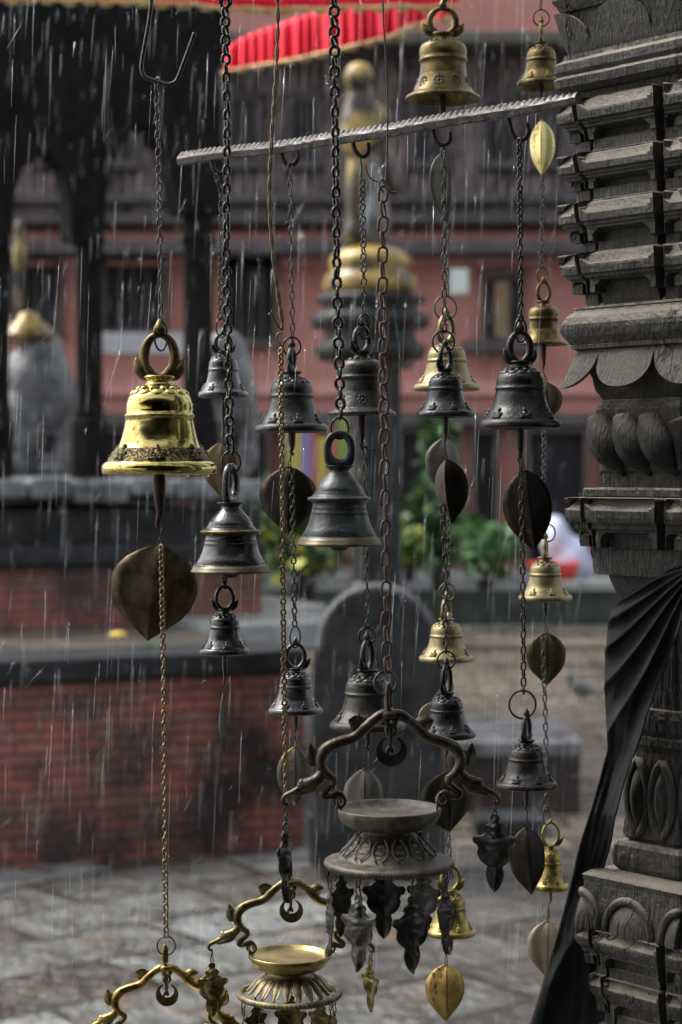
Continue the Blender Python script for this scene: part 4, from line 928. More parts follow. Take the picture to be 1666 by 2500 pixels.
# ground: one sheet, wet flagstones
def ground_mat():
    m,nt,b=new_mat('wet_flagstones')
    tc=nt.nodes.new('ShaderNodeTexCoord'); mp=nt.nodes.new('ShaderNodeMapping'); nt.links.new(tc.outputs['Object'],mp.inputs[0]); mp.inputs['Rotation'].default_value=(0,0,radians(-38))
    wob=nt.nodes.new('ShaderNodeTexNoise'); wob.inputs['Scale'].default_value=1.3; nt.links.new(mp.outputs[0],wob.inputs['Vector'])
    ad=nt.nodes.new('ShaderNodeVectorMath'); ad.operation='MULTIPLY_ADD'; nt.links.new(wob.outputs['Color'],ad.inputs[0]); ad.inputs[1].default_value=(.16,.16,0); nt.links.new(mp.outputs[0],ad.inputs[2])
    br=nt.nodes.new('ShaderNodeTexBrick'); nt.links.new(ad.outputs[0],br.inputs['Vector']); br.inputs['Scale'].default_value=1
    br.inputs['Brick Width'].default_value=.85; br.inputs['Row Height'].default_value=.40; br.inputs['Mortar Size'].default_value=.022; br.inputs['Mortar Smooth'].default_value=.4; br.inputs['Bias'].default_value=-.3
    br.inputs['Color1'].default_value=(.045,.036,.026,1); br.inputs['Color2'].default_value=(.34,.375,.37,1); br.inputs['Mortar'].default_value=(.028,.025,.02,1)  # paler bluish slabs: sky reflection put into the stone colour
    n=noise_n(nt,.9,6,.6); n2=noise_n(nt,7,5,.65); n3=noise_n(nt,2.3,3,.5)
    col=mixc(nt,ramp(nt,n2,[(.46,0.0),(.64,.85)]),br.outputs['Color'],(.04,.029,.018))
    col=mixc(nt,ramp(nt,n3,[(.62,0.0),(.72,.6)]),col,(.20,.10,.04))
    nt.links.new(col,b.inputs['Base Color'])
    nt.links.new(ramp(nt,n,[(.42,.06),(.58,.36)]),b.inputs['Roughness'])
    b.inputs['Specular IOR Level'].default_value=.7
    h=math_n(nt,'ADD',math_n(nt,'MULTIPLY',br.outputs['Fac'],-.6),math_n(nt,'MULTIPLY',n2,1.8)); bump(nt,b,h,.06); return m
GROUND=ground_mat()
mb=MB(); mb.add([(-80,-20,0),(80,-20,0),(80,160,0),(-80,160,0)],[(0,1,2,3)],smooth=False); tag(mb.build('ground',GROUND),kind='structure')

m=MB(); m.add([(.15,8.35,.004),(9,8.35,.004),(9,19.9,.004),(-.6,19.9,.004)],[(0,1,2,3)],smooth=False); tag(m.build('brick_paving',TANPAVE),kind='structure')
# ---- brick terrace and temple plinth at left, both running at an angle
A1,B1=8.53,.46
tt=thing('brick_terrace','low mossy brick terrace with a dark stone edge and wet paved top','terrace',(-1.2,8.2,0))
def pb(name,mat,a,b,x0,x1,y0,y1,dep,parent,bev=0,z=None):
    m=MB(); plane_box(m,a,b,x0,x1,y0,y1,dep); o=m.build(name,mat,parent,origin=parent.location)
    if bev: mod(o,'BEVEL',width=bev,segments=2)
    return o
pb('brick_wall',MOSSBRICK,A1,B1,-300,742,1664,2135,2.9,tt)
pb('stone_edge',DARKSTONE,A1-.05,B1,-300,748,1606,1663,.45,tt,.012)
pb('paved_top',WETSTONE,A1+.40,B1,-300,748,1620,1650,2.6,tt)
A2=11.0
pl=thing('temple_plinth','high black plinth with a rough wet stone top edge under the dark arcade','plinth',(-1.5,10.8,.8))
pb('lower_course',MOSSBRICK,A2,B1,-300,640,1385,1540,3,pl)
pb('moulding',DARKSTONE,A2-.10,B1,-300,655,1330,1384,3,pl,.02)
pb('dark_course',DARKSTONE,A2+.06,B1,-300,640,1245,1329,3,pl)
for i,(x0,x1,yo) in enumerate(((-300,70,3),(74,180,-3),(183,318,2),(321,430,-4),(434,545,0),(548,655,4))):
    pb('slab_edge',WETSLAB,A2-.16,B1,x0,x1,1168+yo,1216+yo+(i%3)*6,3.2,pl,.03)
# light slabs at the right end of the terrace
st=thing('stone_steps','pale wet stone slabs stacked beside the round topped stone','steps',(-.3,9.5,.8))
pb('slab',PALESLAB,10.3,B1,520,860,1518,1592,1.5,st,.02)
pb('slab',PALESLAB,11.2,B1,560,800,1478,1520,.9,st,.02)

for (lab,px,py,mt,rr) in (('orange yellow marigold lying on the wet terrace top',288,1560,MARI,.035),('small green leaf lying on the terrace top beside the marigold',378,1578,LEAFL,.03)):
    D=.76*F/(py-HOR); c=P(px,py,D); o=thing('fallen_flower' if mt is MARI else 'fallen_leaf',lab,'flower' if mt is MARI else 'leaf',c); m=MB()
    if mt is MARI:
        for k in range(26):
            a=k*2.4; q=rr*(k/26)**.5; m.ball((q*cos(a),q*sin(a),.016+.012*(1-k/26)),(.011,.011,.009),nu=7,nv=5)
    else:
        m.add([(-.06,0,.004),(-.02,-.03,.012),(.05,0,.006),(-.02,.03,.012),(0,0,.002)],[(0,1,4),(1,2,4),(2,3,4),(3,0,4)])
    m.build('blossom' if mt is MARI else 'blade',mt,o)
# ---- black timber arcade on the plinth
AA=11.4
ar=thing('timber_arcade','black timber temple arcade with pointed cusped arches on thick posts','arcade',(-1.5,11.2,1.5))
def at_plane(px,py,a=AA,b=B1,off=0):
    D=a/(1-b*(px-CX)/F); n=Vector((-b,1,0)).normalized(); return P(px,py,D)+n*off
def arch_poly():
    top=-420; out=[]
    def cusp(xl,xr,ys,yt,xt):
        pts=[]; n=9
        for i in range(n+1):
            f=i/n; x=xl+(xt-xl)*(f**1.25); y=ys-(ys-yt)*(sin(f*pi/2)**.92); pts.append((x,y+11*sin(f*pi*4)))
        for i in range(n-1,-1,-1):
            f=i/n; x=xr+(xt-xr)*(f**1.25); y=ys-(ys-yt)*(sin(f*pi/2)**.92); pts.append((x,y+11*sin(f*pi*4)))
        return pts
    p=[(-320,top),(-320,470),(-200,470)]+cusp(-200,-20,470,385,-110)[1:-1]+[(-20,470),(-10,600),(28,600),(34,500)]+cusp(36,172,470,374,110)[1:-1]+[(172,480),(176,575),(196,590),(244,590),(258,560),(262,470)]+cusp(262,432,455,312,345)[1:-1]+[(434,470),(446,520),(560,520),(540,330),(540,160),(552,120),(560,top)]
    return p
poly=arch_poly(); mb=MB()
from mathutils.geometry import tessellate_polygon
tri=tessellate_polygon([[Vector((x,-y,0)) for x,y in poly]]); n=len(poly)
vs=[at_plane(x,y) for x,y in poly]+[at_plane(x,y,off=.22) for x,y in poly]
mb.add(vs,[tuple(t_) for t_ in tri]+[tuple(k+n for k in reversed(t_)) for t_ in tri]+[(i,(i+1)%n,(i+1)%n+n,i+n) for i in range(n)],smooth=False)
mb.build('arch_board',DWOOD,ar,origin=ar.location)
for (xc,hw) in ((-2,27),(-290,35),(218,34),(484,38)):
    mb=MB(); D=AA/(1-B1*(xc-CX)/F)+.1; c=P(xc,1170,D); s=D/F
    mb.lathe([(hw*1.35*s*r,h*s) for r,h in [(1,-6),(1,120),(.95,140),(.80,150),(.84,165),(.72,185),(.70,560),(.78,575),(.9,585),(.72,600),(.72,760)]],c=c,n=8,smooth=False)
    mb.build('post',DWOOD,ar,origin=ar.location)
m=MB(); plane_box(m,AA-.5,B1,-320,590,-900,-430,3.6); m.build('roof_beam',DWOOD,ar,origin=ar.location)

# ---- guardian statues between the posts (grey wet stone, gilt caps)
def elephant(label, cx, top, base, w, D, flip=1, gilt=True):
    s=D/F; t=thing('stone_elephant',label,'statue',P(cx,base,D),'stone animal statues behind the posts'); k=w/150*s; h=(base-top)/400
    E=lambda x,z,y=0: (x*k*flip,y*k,z*s*h)
    R=lambda a,b,c:(a*k,c*k,b*s*h)
    blob('statue_body',[(E(0,265),R(74,112,60)),(E(-30,150),R(48,150,52)),(E(38,215),R(46,100,46)),(E(62,140),R(26,110,24)),(E(58,60),R(30,52,26)),(E(30,26),R(40,34,34)),(E(-42,40),R(40,60,44)),(E(8,330),R(52,60,46))],STATUE,.012,t)
    if gilt:
        mb=MB(); c=Vector(E(-22,372)); mb.lathe([(r*k,z*s) for r,z in [(0,0),(64,0),(62,10),(48,18),(44,30),(26,44),(20,60),(0,66)]],c=c,n=20); mb.build('gilt_cap',GILT,t)
    return t
elephant('grey stone animal statue with gilt cap between the first two posts',95,800,1166,165,12.6)
elephant('pale wet stone animal statue rising behind the thickest post',545,795,1166,150,12.9,gilt=False)
t=thing('gilt_finial','small gilded finial figure beside the leftmost post','finial',P(48,830,13.4)); s=13.4/F
mb=MB(); mb.lathe([(r*s,z*s) for r,z in [(0,0),(16,0),(8,60),(8,110),(9,150),(17,190),(16,225),(9,240),(14,262),(11,285),(0,296)]],n=16); mb.build('finial_body',GILTD,t)

# ---- round topped stone slab (stele) in front of the terrace
def stele():
    D=7.7; s=D/F; t=thing('round_topped_stone','dark round topped standing stone in front of the brick terrace','standing stone',P(922,2112,D))
    pts=[(-168,0),(-168,120),(-160,130),(-160,480),(-157,500),(-150,530)]
    for i in range(13): a=pi-pi*i/12; pts.append((148*cos(a),540+142*sin(a)))
    pts+=[(150,530),(157,500),(160,480),(160,130),(168,120),(168,0)]
    mb=MB(); mb.prism([(x*s,z*s) for x,z in pts],-.02,.30); o=mb.build('slab_body',STELE,t); mod(o,'BEVEL',width=.02,segments=3,limit_method='ANGLE')
    mb=MB(); o=[(x*1.0,z) for x,z in pts[5:-5]]
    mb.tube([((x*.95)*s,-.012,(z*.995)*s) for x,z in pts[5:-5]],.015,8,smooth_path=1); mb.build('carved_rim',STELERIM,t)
    mb=MB(); mb.box((-150*s,-.05,330*s),(150*s,-.02,352*s)); mb.build('ledge',STELE,t)
    return t
stele()
D=9.2; t=thing('low_stone_block','low dark stone block with a pale wet top on the flagstones','stone block',P(1255,2005,D))
wbox('block_body',DARKBRICK,(P(1095,0,D).x,D,0),(P(1418,0,D).x,D+.9,.26),t,.01); wbox('block_top',WETSLAB,(P(1090,0,D).x,D-.03,.263),(P(1424,0,D).x,D+.95,.34),t,.015)
D=9.9; wbox('kerb_stone',DARKSTONE,(P(1160,0,8.6).x,8.55,0),(P(1330,0,8.6).x,8.8,.09),bev=.02,label='small dark kerb stone lying before the low stone block',cat='kerb stone')
# a pigeon like grey bird standing on the wet ground
t=thing('pigeon','grey pigeon standing on the wet flagstones right of the hanging leaf','bird',P(1420,1712,13.1*1.04)); 
blob('pigeon_body',[((0,0,.09),(.09,.055,.055),Matrix.Rotation(.3,3,'Y')),((-.075,0,.15),(.03,.03,.045)),((-.09,0,.185),(.028,.026,.026)),((.12,0,.07),(.06,.025,.018)),((0,.015,.03),(.009,.009,.035)),((0,-.015,.03),(.009,.009,.035))],STATUE,.006,t)

# ---- column with the gilded statue
D=16.5; s=D/F; t=thing('statue_column','tall dark stone column crowned with a lotus base and a gilded statue','column',P(905,1480,D).xy.to_3d())
mb=MB(); c=Vector((0,0,0)); zz=lambda y: H+(HOR-y)*s
mb.lathe([(62*s,0),(62*s,zz(1440)),(46*s,zz(1420)),(44*s,zz(920)),(52*s,zz(900)),(48*s,zz(892))],n=10,smooth=False); mb.build('column_shaft',DARKSTONE,t)
mb=MB(); mb.lathe([(48*s,zz(894)),(120*s,zz(880)),(132*s,zz(850)),(112*s,zz(835)),(100*s,zz(812)),(135*s,zz(800)),(140*s,zz(775)),(118*s,zz(760)),(100*s,zz(752)),(128*s,zz(738)),(126*s,zz(722)),(0,zz(722))],n=24,ripple=lambda a,h:.05*cos(8*a)); mb.build('dark_capital',DARKSTONE,t)
mb=MB(); mb.lathe([(0,zz(723)),(98*s,zz(723)),(112*s,zz(700)),(104*s,zz(672)),(90*s,zz(664)),(98*s,zz(650)),(96*s,zz(628)),(70*s,zz(612)),(40*s,zz(602)),(0,zz(602))],n=28,ripple=lambda a,h:.04*cos(14*a)); mb.build('gilt_lotus_base',GILT,t)
o=blob('gilt_statue',[((-30*s,0,zz(480)),(34*s,40*s,130*s)),((-32*s,0,zz(320)),(46*s,42*s,80*s)),((-28*s,0,zz(250)),(34*s,30*s,30*s)),((-28*s,0,zz(190)),(38*s,38*s,40*s)),((38*s,10*s,zz(390)),(17*s,26*s,105*s),Matrix.Rotation(-.20,3,'Y')),((18*s,0,zz(300)),(36*s,30*s,46*s)),((-30*s,0,zz(570)),(40*s,44*s,50*s))],GILTD,.03,t)
o=blob('dark_pedestal_figure',[((10*s,-20*s,zz(540)),(40*s,30*s,80*s)),((6*s,-16*s,zz(450)),(24*s,24*s,60*s))],STATUE,.03,t)
# a dark lantern like shrine beside it
D=17.6; s=D/F; t=thing('stone_shrine','tiered grey stone shrine just behind the gilded statue column','shrine',P(962,1480,D).xy.to_3d()); zz2=lambda y: H+(HOR-y)*s
mb=MB()
m=MB(); m.lathe([(20*s,0),(18*s,zz2(905))],n=8,smooth=False); m.build('post',DARKSTONE,t)
mb.lathe([(14*s,zz2(908)),(16*s,zz2(905)),(62*s,zz2(900)),(64*s,zz2(880)),(38*s,zz2(870)),(40*s,zz2(850)),(70*s,zz2(842)),(60*s,zz2(815)),(30*s,zz2(805)),(28*s,zz2(780)),(50*s,zz2(770)),(24*s,zz2(745)),(0,zz2(735))],n=4,M=Matrix.Rotation(.6,3,'Z'),smooth=False); mb.build('shrine_body',STATUE,t)

# ---- far brick building
DB=27.0; fb=thing('brick_palace','long red brick palace front with black carved timber windows and cornices','building',(0,DB,0)); sB=DB/F
Z=lambda y: H+(HOR-y)*sB; X=lambda x:(x-CX)*sB
def fbx(name,mat,x0,x1,y0,y1,d0,d1,bev=0,parent=None):
    m=MB(); m.box((X(x0),d0,Z(y1)),(X(x1),d1,Z(y0))); o=m.build(name,mat,parent or fb)
    if bev: mod(o,'BEVEL',width=bev,segments=1)
    return o
m=MB(); m.box((X(-1400),0,-.2),(X(2600),3,Z(130))); m.build('wall',FARBRICK,fb)
fbx('timber_gallery',GALLERY,-1400,2600,150,556,-.30,-.004)
fbx('cornice',DWOODF,-1400,2600,118,150,-1.1,-.3,.02)
fbx('cornice',DWOODF,-1400,2600,486,508,-.55,-.302,.02)
fbx('cornice',DWOODF,-1400,2600,534,556,-.5,-.302,.02)
fbx('cornice',DWOODF,-1400,2600,602,634,-.75,-.004,.03)
fbx('string_course',BRICKBAND,-1400,2600,570,600,-.12,-.004)
fbx('string_course',BRICKBAND,-1400,2600,634,650,-.16,-.004)
fbx('string_course',DWOODF,-1400,2600,1010,1040,-.35,-.004)
fbx('string_course',BRICKBAND,-1400,2600,930,965,-.12,-.004)
# slats of the gallery
m=MB()
for i in range(150):
    x=-1380+i*26.5; m.box((X(x),-.36,Z(484)),(X(x+8),-.302,Z(160)))
m.build('gallery_slats',GALLERY2,fb)
def window(x0,x1,y0,y1,f=12,mat=None,d=-.32):
    fr=MB(); 
    for (a,b,c,e) in ((x0-f,x1+f,y0-f,y0),(x0-f,x1+f,y1,y1+f),(x0-f,x0,y0,y1),(x1,x1+f,y0,y1)): fr.box((X(a),d-.14,Z(e)),(X(b),d+.3,Z(c)))
    [fr.box((X(x0+(x1-x0)*q/4-2.5),d-.10,Z(y1)),(X(x0+(x1-x0)*q/4+2.5),d-.06,Z(y0))) for q in (1,2,3)]; fr.box((X(x0-f*1.8),d-.2,Z(y0-f)),(X(x1+f*1.8),d+.2,Z(y0-f-6))); fr.box((X(x0-f*1.8),d-.2,Z(y1+f+6)),(X(x1+f*1.8),d+.2,Z(y1+f)))
    w=fr.build('window',mat or DWOODF,fb); m=MB(); m.box((X(x0),d-.05,Z(y1)),(X(x1),d+.02,Z(y0))); m.build('pane',DARKGAP,w); return w
for x in (-420,-120,150,300,600,745,1040,1215,1330,1500): window(x-28,x+28,262,404,14,d=-.34)
window(40,142,640,800,14,DWOODF2,-.02); window(262,396,640,806,16,DWOODF2,-.02); window(560,668,650,830,14,DWOODF2,-.02); window(1188,1264,684,826,12,DWOODF2,-.02); window(-300,-160,640,800,14,DWOODF2,-.02); window(1500,1600,660,820,12,DWOODF2,-.02)
fbx('window_sill',DWOODF,1130,1320,836,862,-.5,-.02); fbx('window_sill',DWOODF,240,420,812,836,-.4,-.02)
m=MB(); m.box((X(1206),-.16,Z(824)),(X(1240),-.09,Z(690))); m.build('shutter',OCHRE,fb)
for (x0,x1) in ((-500,-330),(-250,-80),(0,180),(240,430),(490,650),(700,830),(960,1090),(1160,1205),(1290,1420),(1480,1700)):
    m=MB(); m.box((X(x0),-.10,Z(1386)),(X(x1),-.03,Z(1046))); w=m.build('doorway',DARKGAP,fb)
    m=MB()
    for xx in (x0-12,x1): m.box((X(xx),-.24,Z(1386)),(X(xx+12),-.02,Z(1046)))
    m.box((X(x0),-.24,Z(1058)),(X(x1),-.02,Z(1046))); m.build('door_frame',DWOODF2,w)
fbx('step',GREYSTONE,-1400,2600,1388,1425,-1.6,-.01,.03)
# upper storey set back, mossy eave in front of it
m=MB(); m.add([(X(-1400),-1.2,Z(128)),(X(2600),-1.2,Z(128)),(X(2600),2.2,Z(78)),(X(-1400),2.2,Z(78))],[(0,1,2,3)],smooth=False)
o=m.build('mossy_roof',MOSSROOF,fb); mod(o,'SOLIDIFY',thickness=.12,offset=-1)
m=MB(); m.box((X(-1400),2.3,Z(140)),(X(2600),6,Z(-260))); m.build('upper_wall',FARBRICK,fb)
for x in (1150,1290,980,500,200): window(x,x+34,10,60,6,d=2.2)
rnd=random.Random(5); m=MB()
for i in range(2600):
    x=rnd.uniform(880,1400); f=rnd.random(); c=Vector((X(x),-1.2+3.2*f,Z(128)+ (Z(78)-Z(128))*f*.94+.03)); hh=rnd.uniform(.10,.38)*(1+noise.noise(Vector((x*.03,f*3,0)))); a=rnd.uniform(0,6.3)
    m.add([c,c+Vector((.12*cos(a),.12*sin(a),0)),c+Vector((rnd.uniform(-.1,.1),rnd.uniform(-.1,.1),hh))],[(0,1,2)])
tag(m.build('roof_weeds',LEAFG),'green weeds growing on the mossy palace eave','weeds',kind='stuff')
# sign, banner, cloth, basin, wall
D=24; s=D/F
wbox('notice_board',WHITEP,(P(1100,0,D).x,D,P(0,716,D).z),(P(1143,0,D).x,D+.05,P(0,656,D).z),label='small pale blank notice board fixed before the brick wall',cat='notice board')
D=20; wbox('white_parapet',GREYWHITE,(P(235,0,D).x,D,P(0,862,D).z),(P(462,0,D).x,D+.1,P(0,812,D).z),label='long white banner strip stretched behind the arcade posts',cat='banner')
t=thing('colour_banner','bright banner with vertical yellow, violet and red stripes behind the bells','banner',P(820,1220,19)); s=19/F
for i,(x0,x1,mt) in enumerate(((700,735,BYEL),(736,760,BVIO),(761,774,BRED),(775,800,BYEL),(801,822,BRED),(823,850,BGRN),(851,905,BGRN2))):
    m=MB(); m.box(((x0-820)*s,-.01-(i%2)*.004,-10*s),((x1-820)*s,.01,(205-(i*37%60))*s)); m.build('stripe',mt,t)
m=MB(); m.tube([(-125*s,.03,-170*s),(-125*s,.03,210*s)],.02,8); m.tube([(88*s,.03,-170*s),(88*s,.03,210*s)],.02,8); m.build('pole',DARKSTONE,t)
D=21.5; s=D/F
t=thing('covered_stall','bluish white tarpaulin heap over a red basin by the far wall','stall',P(1370,1425,D)); 
blob('tarpaulin',[((-15*s,0,110*s),(36*s,.3,60*s)),((20*s,0,60*s),(52*s,.34,60*s)),((40*s,.1,40*s),(50*s,.3,40*s))],BLUEW,.04,t)
m=MB(); m.lathe([(0,0),(46*s,0),(60*s,52*s),(64*s,58*s),(58*s,58*s),(44*s,10*s),(0,8*s)],c=(-30*s,-.5,0),n=24); m.build('red_basin',REDP,t)
t=thing('garden_wall','low dark mossy wall with a pale coping far across the courtyard','wall',(P(1300,0,20.5).x,20.5,0))
m=MB(); m.box((P(600,0,20.5).x-t.location.x,0,0),(P(2300,0,20.5).x-t.location.x,.5,.36)); m.build('wall_body',MOSSSTONE,t)
m=MB(); m.box((P(1310,0,20.5).x-t.location.x,-.06,.362),(P(2300,0,20.5).x-t.location.x,.56,.45)); m.build('coping',PALESLAB,t)
# shallow steps across the courtyard
for i,(y,h) in enumerate(((17.6,.05),)):
    m=MB(); m.box((-.2,y,.008),(9,y+.42,h)); tag(mod(m.build('kerb',WETSTONE2),'BEVEL',width=.01).id_data,kind='structure')

# ---- potted plants
def plant(label, px, py_top, py_base, w, D, mat, n, leaf_s, kind=0, mats2=None):
    s=D/F; t=thing('potted_plant',label,'plant',P(px,py_base,D),'green plants before the palace'); hgt=(py_base-py_top)*s; W=w*s/2; r=random.Random(int(px+py_top))
    m=MB(); m.lathe([(0,0),(W*.28,0),(W*.36,hgt*.16),(W*.40,hgt*.2),(W*.34,hgt*.2),(0,hgt*.17)],n=18); m.build('pot',DARKSTONE,t)
    m=MB(); cl=[]
    for k in range(9):
        a=r.uniform(0,6.28); q=(W*.75*cos(a)*r.random()**.5,W*.75*sin(a)*r.random()**.5,hgt*r.uniform(.45,.92)); cl.append(q)
        m.tube([(0,0,hgt*.15),(q[0]*.3,q[1]*.3,q[2]*.5),q],[.018,.014,.006],6)
    m.build('stem',BARK,t)
    m=MB()
    for i in range(n):
        c=Vector(r.choice(cl))+Vector((r.gauss(0,W*.24),r.gauss(0,W*.24),r.gauss(0,hgt*.10)))
        L=leaf_s*r.uniform(.6,1.3); d=Vector((r.uniform(-1,1),r.uniform(-1,1),r.uniform(-.5,.9))).normalized(); sd=d.cross(Vector((r.uniform(-1,1),r.uniform(-1,1),r.uniform(-1,1)))).normalized()*L*.28
        m.add([c,c+d*L*.5+sd,c+d*L,c+d*L*.5-sd],[(0,1,2,3)],mi=0 if r.random()<.7 or not mats2 else 1)
    m.build('foliage',[mat]+([mats2] if mats2 else []),t); return t
plant('leafy green bush with yellow leaves behind the grey temple bell',735,1235,1470,210,17.5,LEAFD,1700,.16,mats2=LEAFY)
plant('dark green bush between the two temple bells',640,1200,1420,110,18.5,LEAFD,700,.15,mats2=LEAFG)
plant('light green plant right of the dark doubled chain',1185,1310,1440,130,19.5,LEAFL,600,.2)
plant('dark green tall plant behind the folded leaf',1075,1215,1440,130,20,LEAFD,900,.2,mats2=LEAFG)
plant('small yellow flowering plant near the dark column foot',1000,1300,1420,80,18,LEAFG,260,.14,mats2=LEAFY)
plant('green hanging plant high behind the small dark bell',1075,1020,1215,70,23,LEAFD,360,.2,mats2=LEAFG)
plant('spindly green plant behind the pair of left temple bells',850,1150,1300,60,21,LEAFL,220,.18)

def lerp_t(T,x):
    for i in range(len(T)-1):
        if x<=T[i+1][0]: return T[i][1]+(T[i+1][1]-T[i][1])*(x-T[i][0])/(T[i+1][0]-T[i][0])
    return T[-1][1]
# ---- red canopy with gold fringe
D=6.2; s=D/F
t=thing('red_canopy','bright red pleated parasol canopy with gold fringe over the courtyard','canopy',P(560,0,D))
L0=t.location
def valance(x0,x1,top,bot,Dd,name,amp=.012,period=16):
    m=MB(); n=int((x1-x0)/4); vs=[]
    for i in range(n+1):
        x=x0+(x1-x0)*i/n; ph=sin(2*pi*x/period+1.3*sin(x*.05)+2.6*noise.noise(Vector((x*.018,3,0))))*(.65+.8*noise.noise(Vector((x*.03,7,0))))
        for k in range(7):
            f=k/6; y=top(x)+(bot(x)-top(x))*f; D_=Dd(x)+amp*ph*(.4+.6*f); vs.append(P(x,y,D_)-L0)
    m.add(vs,[(i*7+k,i*7+k+1,(i+1)*7+k+1,(i+1)*7+k) for i in range(n) for k in range(6)]); o=m.build(name,REDCLOTH,t); mod(o,'SOLIDIFY',thickness=.003); return o
def fringe(x0,x1,bot,Dd,step=30,r=11):
    m=MB(); x=x0; rr=random.Random(3)
    while x<x1:
        q=r*rr.uniform(.8,1.15); sc=Dd(x)/F; m.ball(P(x,bot(x)+q*.35,Dd(x))-L0,(q*1.3*sc,q*.7*sc,q*.62*sc),nu=10,nv=7); x+=step*rr.uniform(.85,1.2)
    n=int((x1-x0)/12); m.tube([P(x0+(x1-x0)*i/n,bot(x0+(x1-x0)*i/n)-2,Dd(x0+(x1-x0)*i/n)-.015)-L0 for i in range(n+1)],4.0*D/F,6,smooth_path=1)
    m.build('gold_fringe',FRINGE,t)
bf=lambda x: lerp_t([(-250,-14),(0,-3),(300,4),(420,8),(560,22),(700,24),(900,18),(1130,16)],x)+2*sin(x*.05); Df=lambda x:5.6+.0002*(x-560)
valance(-250,1120,lambda x:-90,bf,Df,'front_valance'); fringe(-250,1120,bf,Df,46,13)
bb=lambda x: lerp_t([(548,176),(620,163),(700,150),(800,128),(900,104),(960,88),(1000,66),(1060,52),(1110,42)],x); Db=lambda x:6.9-.0016*(x-548)
tb=lambda x: lerp_t([(548,116),(600,86),(700,50),(800,18),(900,-10),(1110,-20)],x)
valance(548,1105,tb,bb,Db,'rear_valance',amp=.034,period=27); fringe(552,1105,bb,Db,38,11)
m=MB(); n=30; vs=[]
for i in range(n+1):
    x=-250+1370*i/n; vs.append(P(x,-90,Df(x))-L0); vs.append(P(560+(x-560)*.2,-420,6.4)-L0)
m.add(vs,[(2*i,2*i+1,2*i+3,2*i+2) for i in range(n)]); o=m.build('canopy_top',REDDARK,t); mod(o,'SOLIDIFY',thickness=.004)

# ---- unseen porch roof and walls added to shade the near side; chain rails
PW=MB(); PW.box((-4,-5,2.75),(5,.75,2.9)); tag(PW.build('porch_ceiling',DWOOD),kind='structure')
PW=MB(); PW.box((1.35,-4.8,0.002),(1.5,1.5,2.75)); tag(PW.build('porch_side_wall',DWOOD),kind='structure')
PW=MB(); PW.box((-2.2,-3.2,0.002),(1.35,-3.0,2.75)); tag(PW.build('porch_back_wall',DWOOD),kind='structure')
for (lab,a,b) in (('thin iron rail just above the view from which the front chains hang',(-3,1.83,2.155),(1.4,1.87,2.18)),('thin iron rail just above the view behind the front rail',(-3,2.03,2.165),(1.4,2.07,2.19)),('hindmost thin iron rail above the view',(-3,2.26,2.19),(1.4,2.30,2.215))):
    m=MB(); o3=Vector(((a[0]+b[0])/2,a[1],a[2])); m.box(Vector(a)-o3,Vector(b)-o3); o=m.build('iron_rail',IRON); o.location=o3; tag(o,lab,'rail')

# ---- falling rain
m=MB(); r=random.Random(11)
for i in range(1900):
    D=2.1+ (r.random()**1.5)*5.5; px=r.uniform(-150,1420); py=r.uniform(-150,2300)
    if D>7.4 and py>1500: continue
    s=D/F; L=r.uniform(.02,.11)*(1 if r.random()<.8 else .4); c=P(px,py,D); lean=(r.gauss(-.04,.018) if r.random()<.88 else r.gauss(-.5,.25))
    if c.z-L<0.02: continue
    rad=r.uniform(.00009,.00020)*(.8+.12*D)
    if abs(lean)>.3: L*=.35
    a=c; b=c+Vector((L*sin(lean),r.gauss(0,.004),-L*cos(lean))); mid=a.lerp(b,.55)
    m.tube([a,mid,b],[rad*.2,rad,rad*.5],5,smooth_path=1)
tag(m.build('rain',RAIN),'thin streaks of falling rain between the bells and the temple','rain',kind='stuff')
EXPO=1.5
for o,l in zip(DROPS,('clear water drop under the rim of the polished brass bell, nearer its middle','clear water drop at the right end of the polished brass bell rim')):
    o.data.materials.clear(); o.data.materials.append(GLASS); tag(o,l,'water drop')
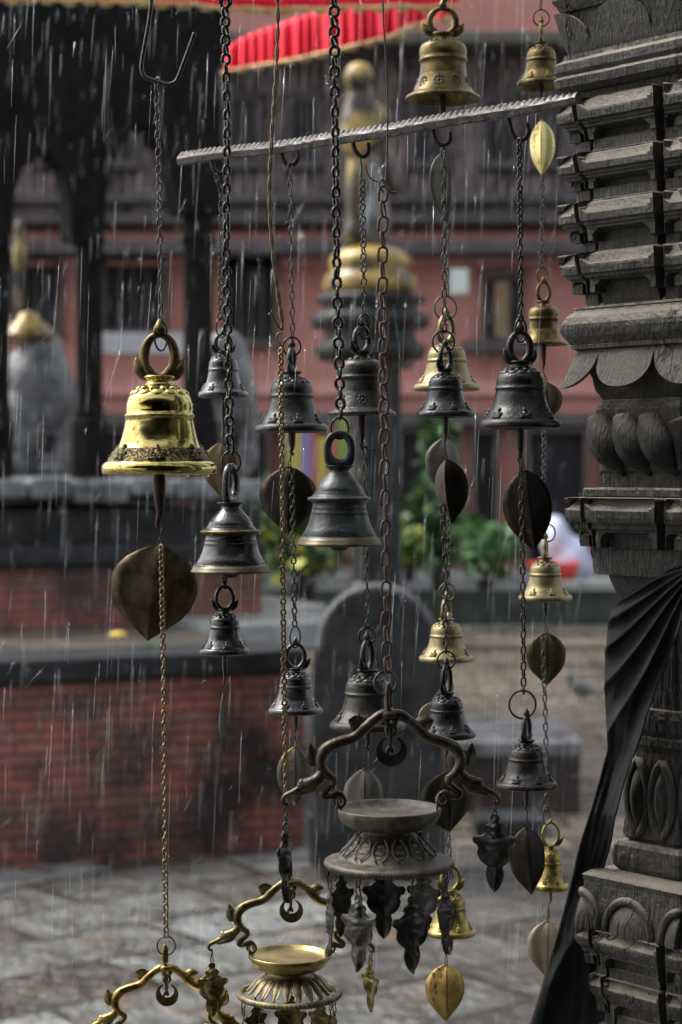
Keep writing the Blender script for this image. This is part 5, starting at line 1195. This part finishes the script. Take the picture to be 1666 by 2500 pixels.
for o,wd,n,sd in ((bpy.data.objects['bell'],1.0,46,3),(TEMPLEWET,1.0,60,5)):
    r=random.Random(sd); body=[c for c in o.children if c.name.startswith('bell_body')][0]; vs=body.data.vertices; nv=[v for v in vs if v.normal.y<.1 and (v.co.x**2+v.co.y**2)>.0004]
    m=MB()
    for k in range(n):
        v=r.choice(nv); q=r.uniform(.0004,.0010); m.ball(v.co+v.normal*q*.3+Vector((0,0,r.uniform(-.001,.001))),(q,q,q*1.35),nu=8,nv=6)
    b=m.build('water_beads',GLASS,o); tag(b,kind='stuff')
# ================================================================== light, sky, camera
w=bpy.data.worlds.new('World'); bpy.context.scene.world=w; w.use_nodes=True; nt=w.node_tree
bg=nt.nodes['Background']; sky=nt.nodes.new('ShaderNodeTexSky'); sky.sky_type='NISHITA'; sky.sun_disc=False
EL,ROT=52,-72
sky.sun_elevation=radians(EL); sky.sun_rotation=radians(ROT); sky.air_density=1.0; sky.dust_density=4.0; sky.ozone_density=1.0
hs=nt.nodes.new('ShaderNodeHueSaturation'); hs.inputs['Saturation'].default_value=.28
nt.links.new(sky.outputs[0],hs.inputs['Color']); nt.links.new(hs.outputs[0],bg.inputs['Color']); bg.inputs['Strength'].default_value=.12
sl=bpy.data.lights.new('sun','SUN'); sl.energy=1.0; sl.angle=radians(25); sl.color=(1,.97,.93); so=bpy.data.objects.new('sun',sl); C.objects.link(so)
d=Vector((sin(radians(ROT))*cos(radians(EL)),cos(radians(ROT))*cos(radians(EL)),sin(radians(EL)))); 
so.rotation_euler=d.to_track_quat('Z','Y').to_euler(); so.location=(0,5,12)
cd=bpy.data.cameras.new('camera'); cam=bpy.data.objects.new('camera',cd); C.objects.link(cam); bpy.context.scene.camera=cam
cam.location=(0,0,H); cam.rotation_euler=(radians(90),0,0)
cd.sensor_fit='VERTICAL'; cd.sensor_height=36; cd.sensor_width=24; cd.lens=F/2500*36; cd.shift_y=-.04; cd.clip_start=.05; cd.clip_end=500
cd.dof.use_dof=True; cd.dof.focus_distance=1.98; cd.dof.aperture_fstop=6.8; cd.dof.aperture_blades=0
sc=bpy.context.scene; sc.view_settings.view_transform='Standard'; sc.view_settings.look='None'; sc.view_settings.gamma=1; sc.view_settings.exposure=EXPO
sc.cycles.max_bounces=6; sc.cycles.use_denoising=True
try: sc.cycles.denoiser='OPENIMAGEDENOISE'
except Exception: pass

sc.cycles.volume_bounces=0; sc.cycles.volume_step_rate=4
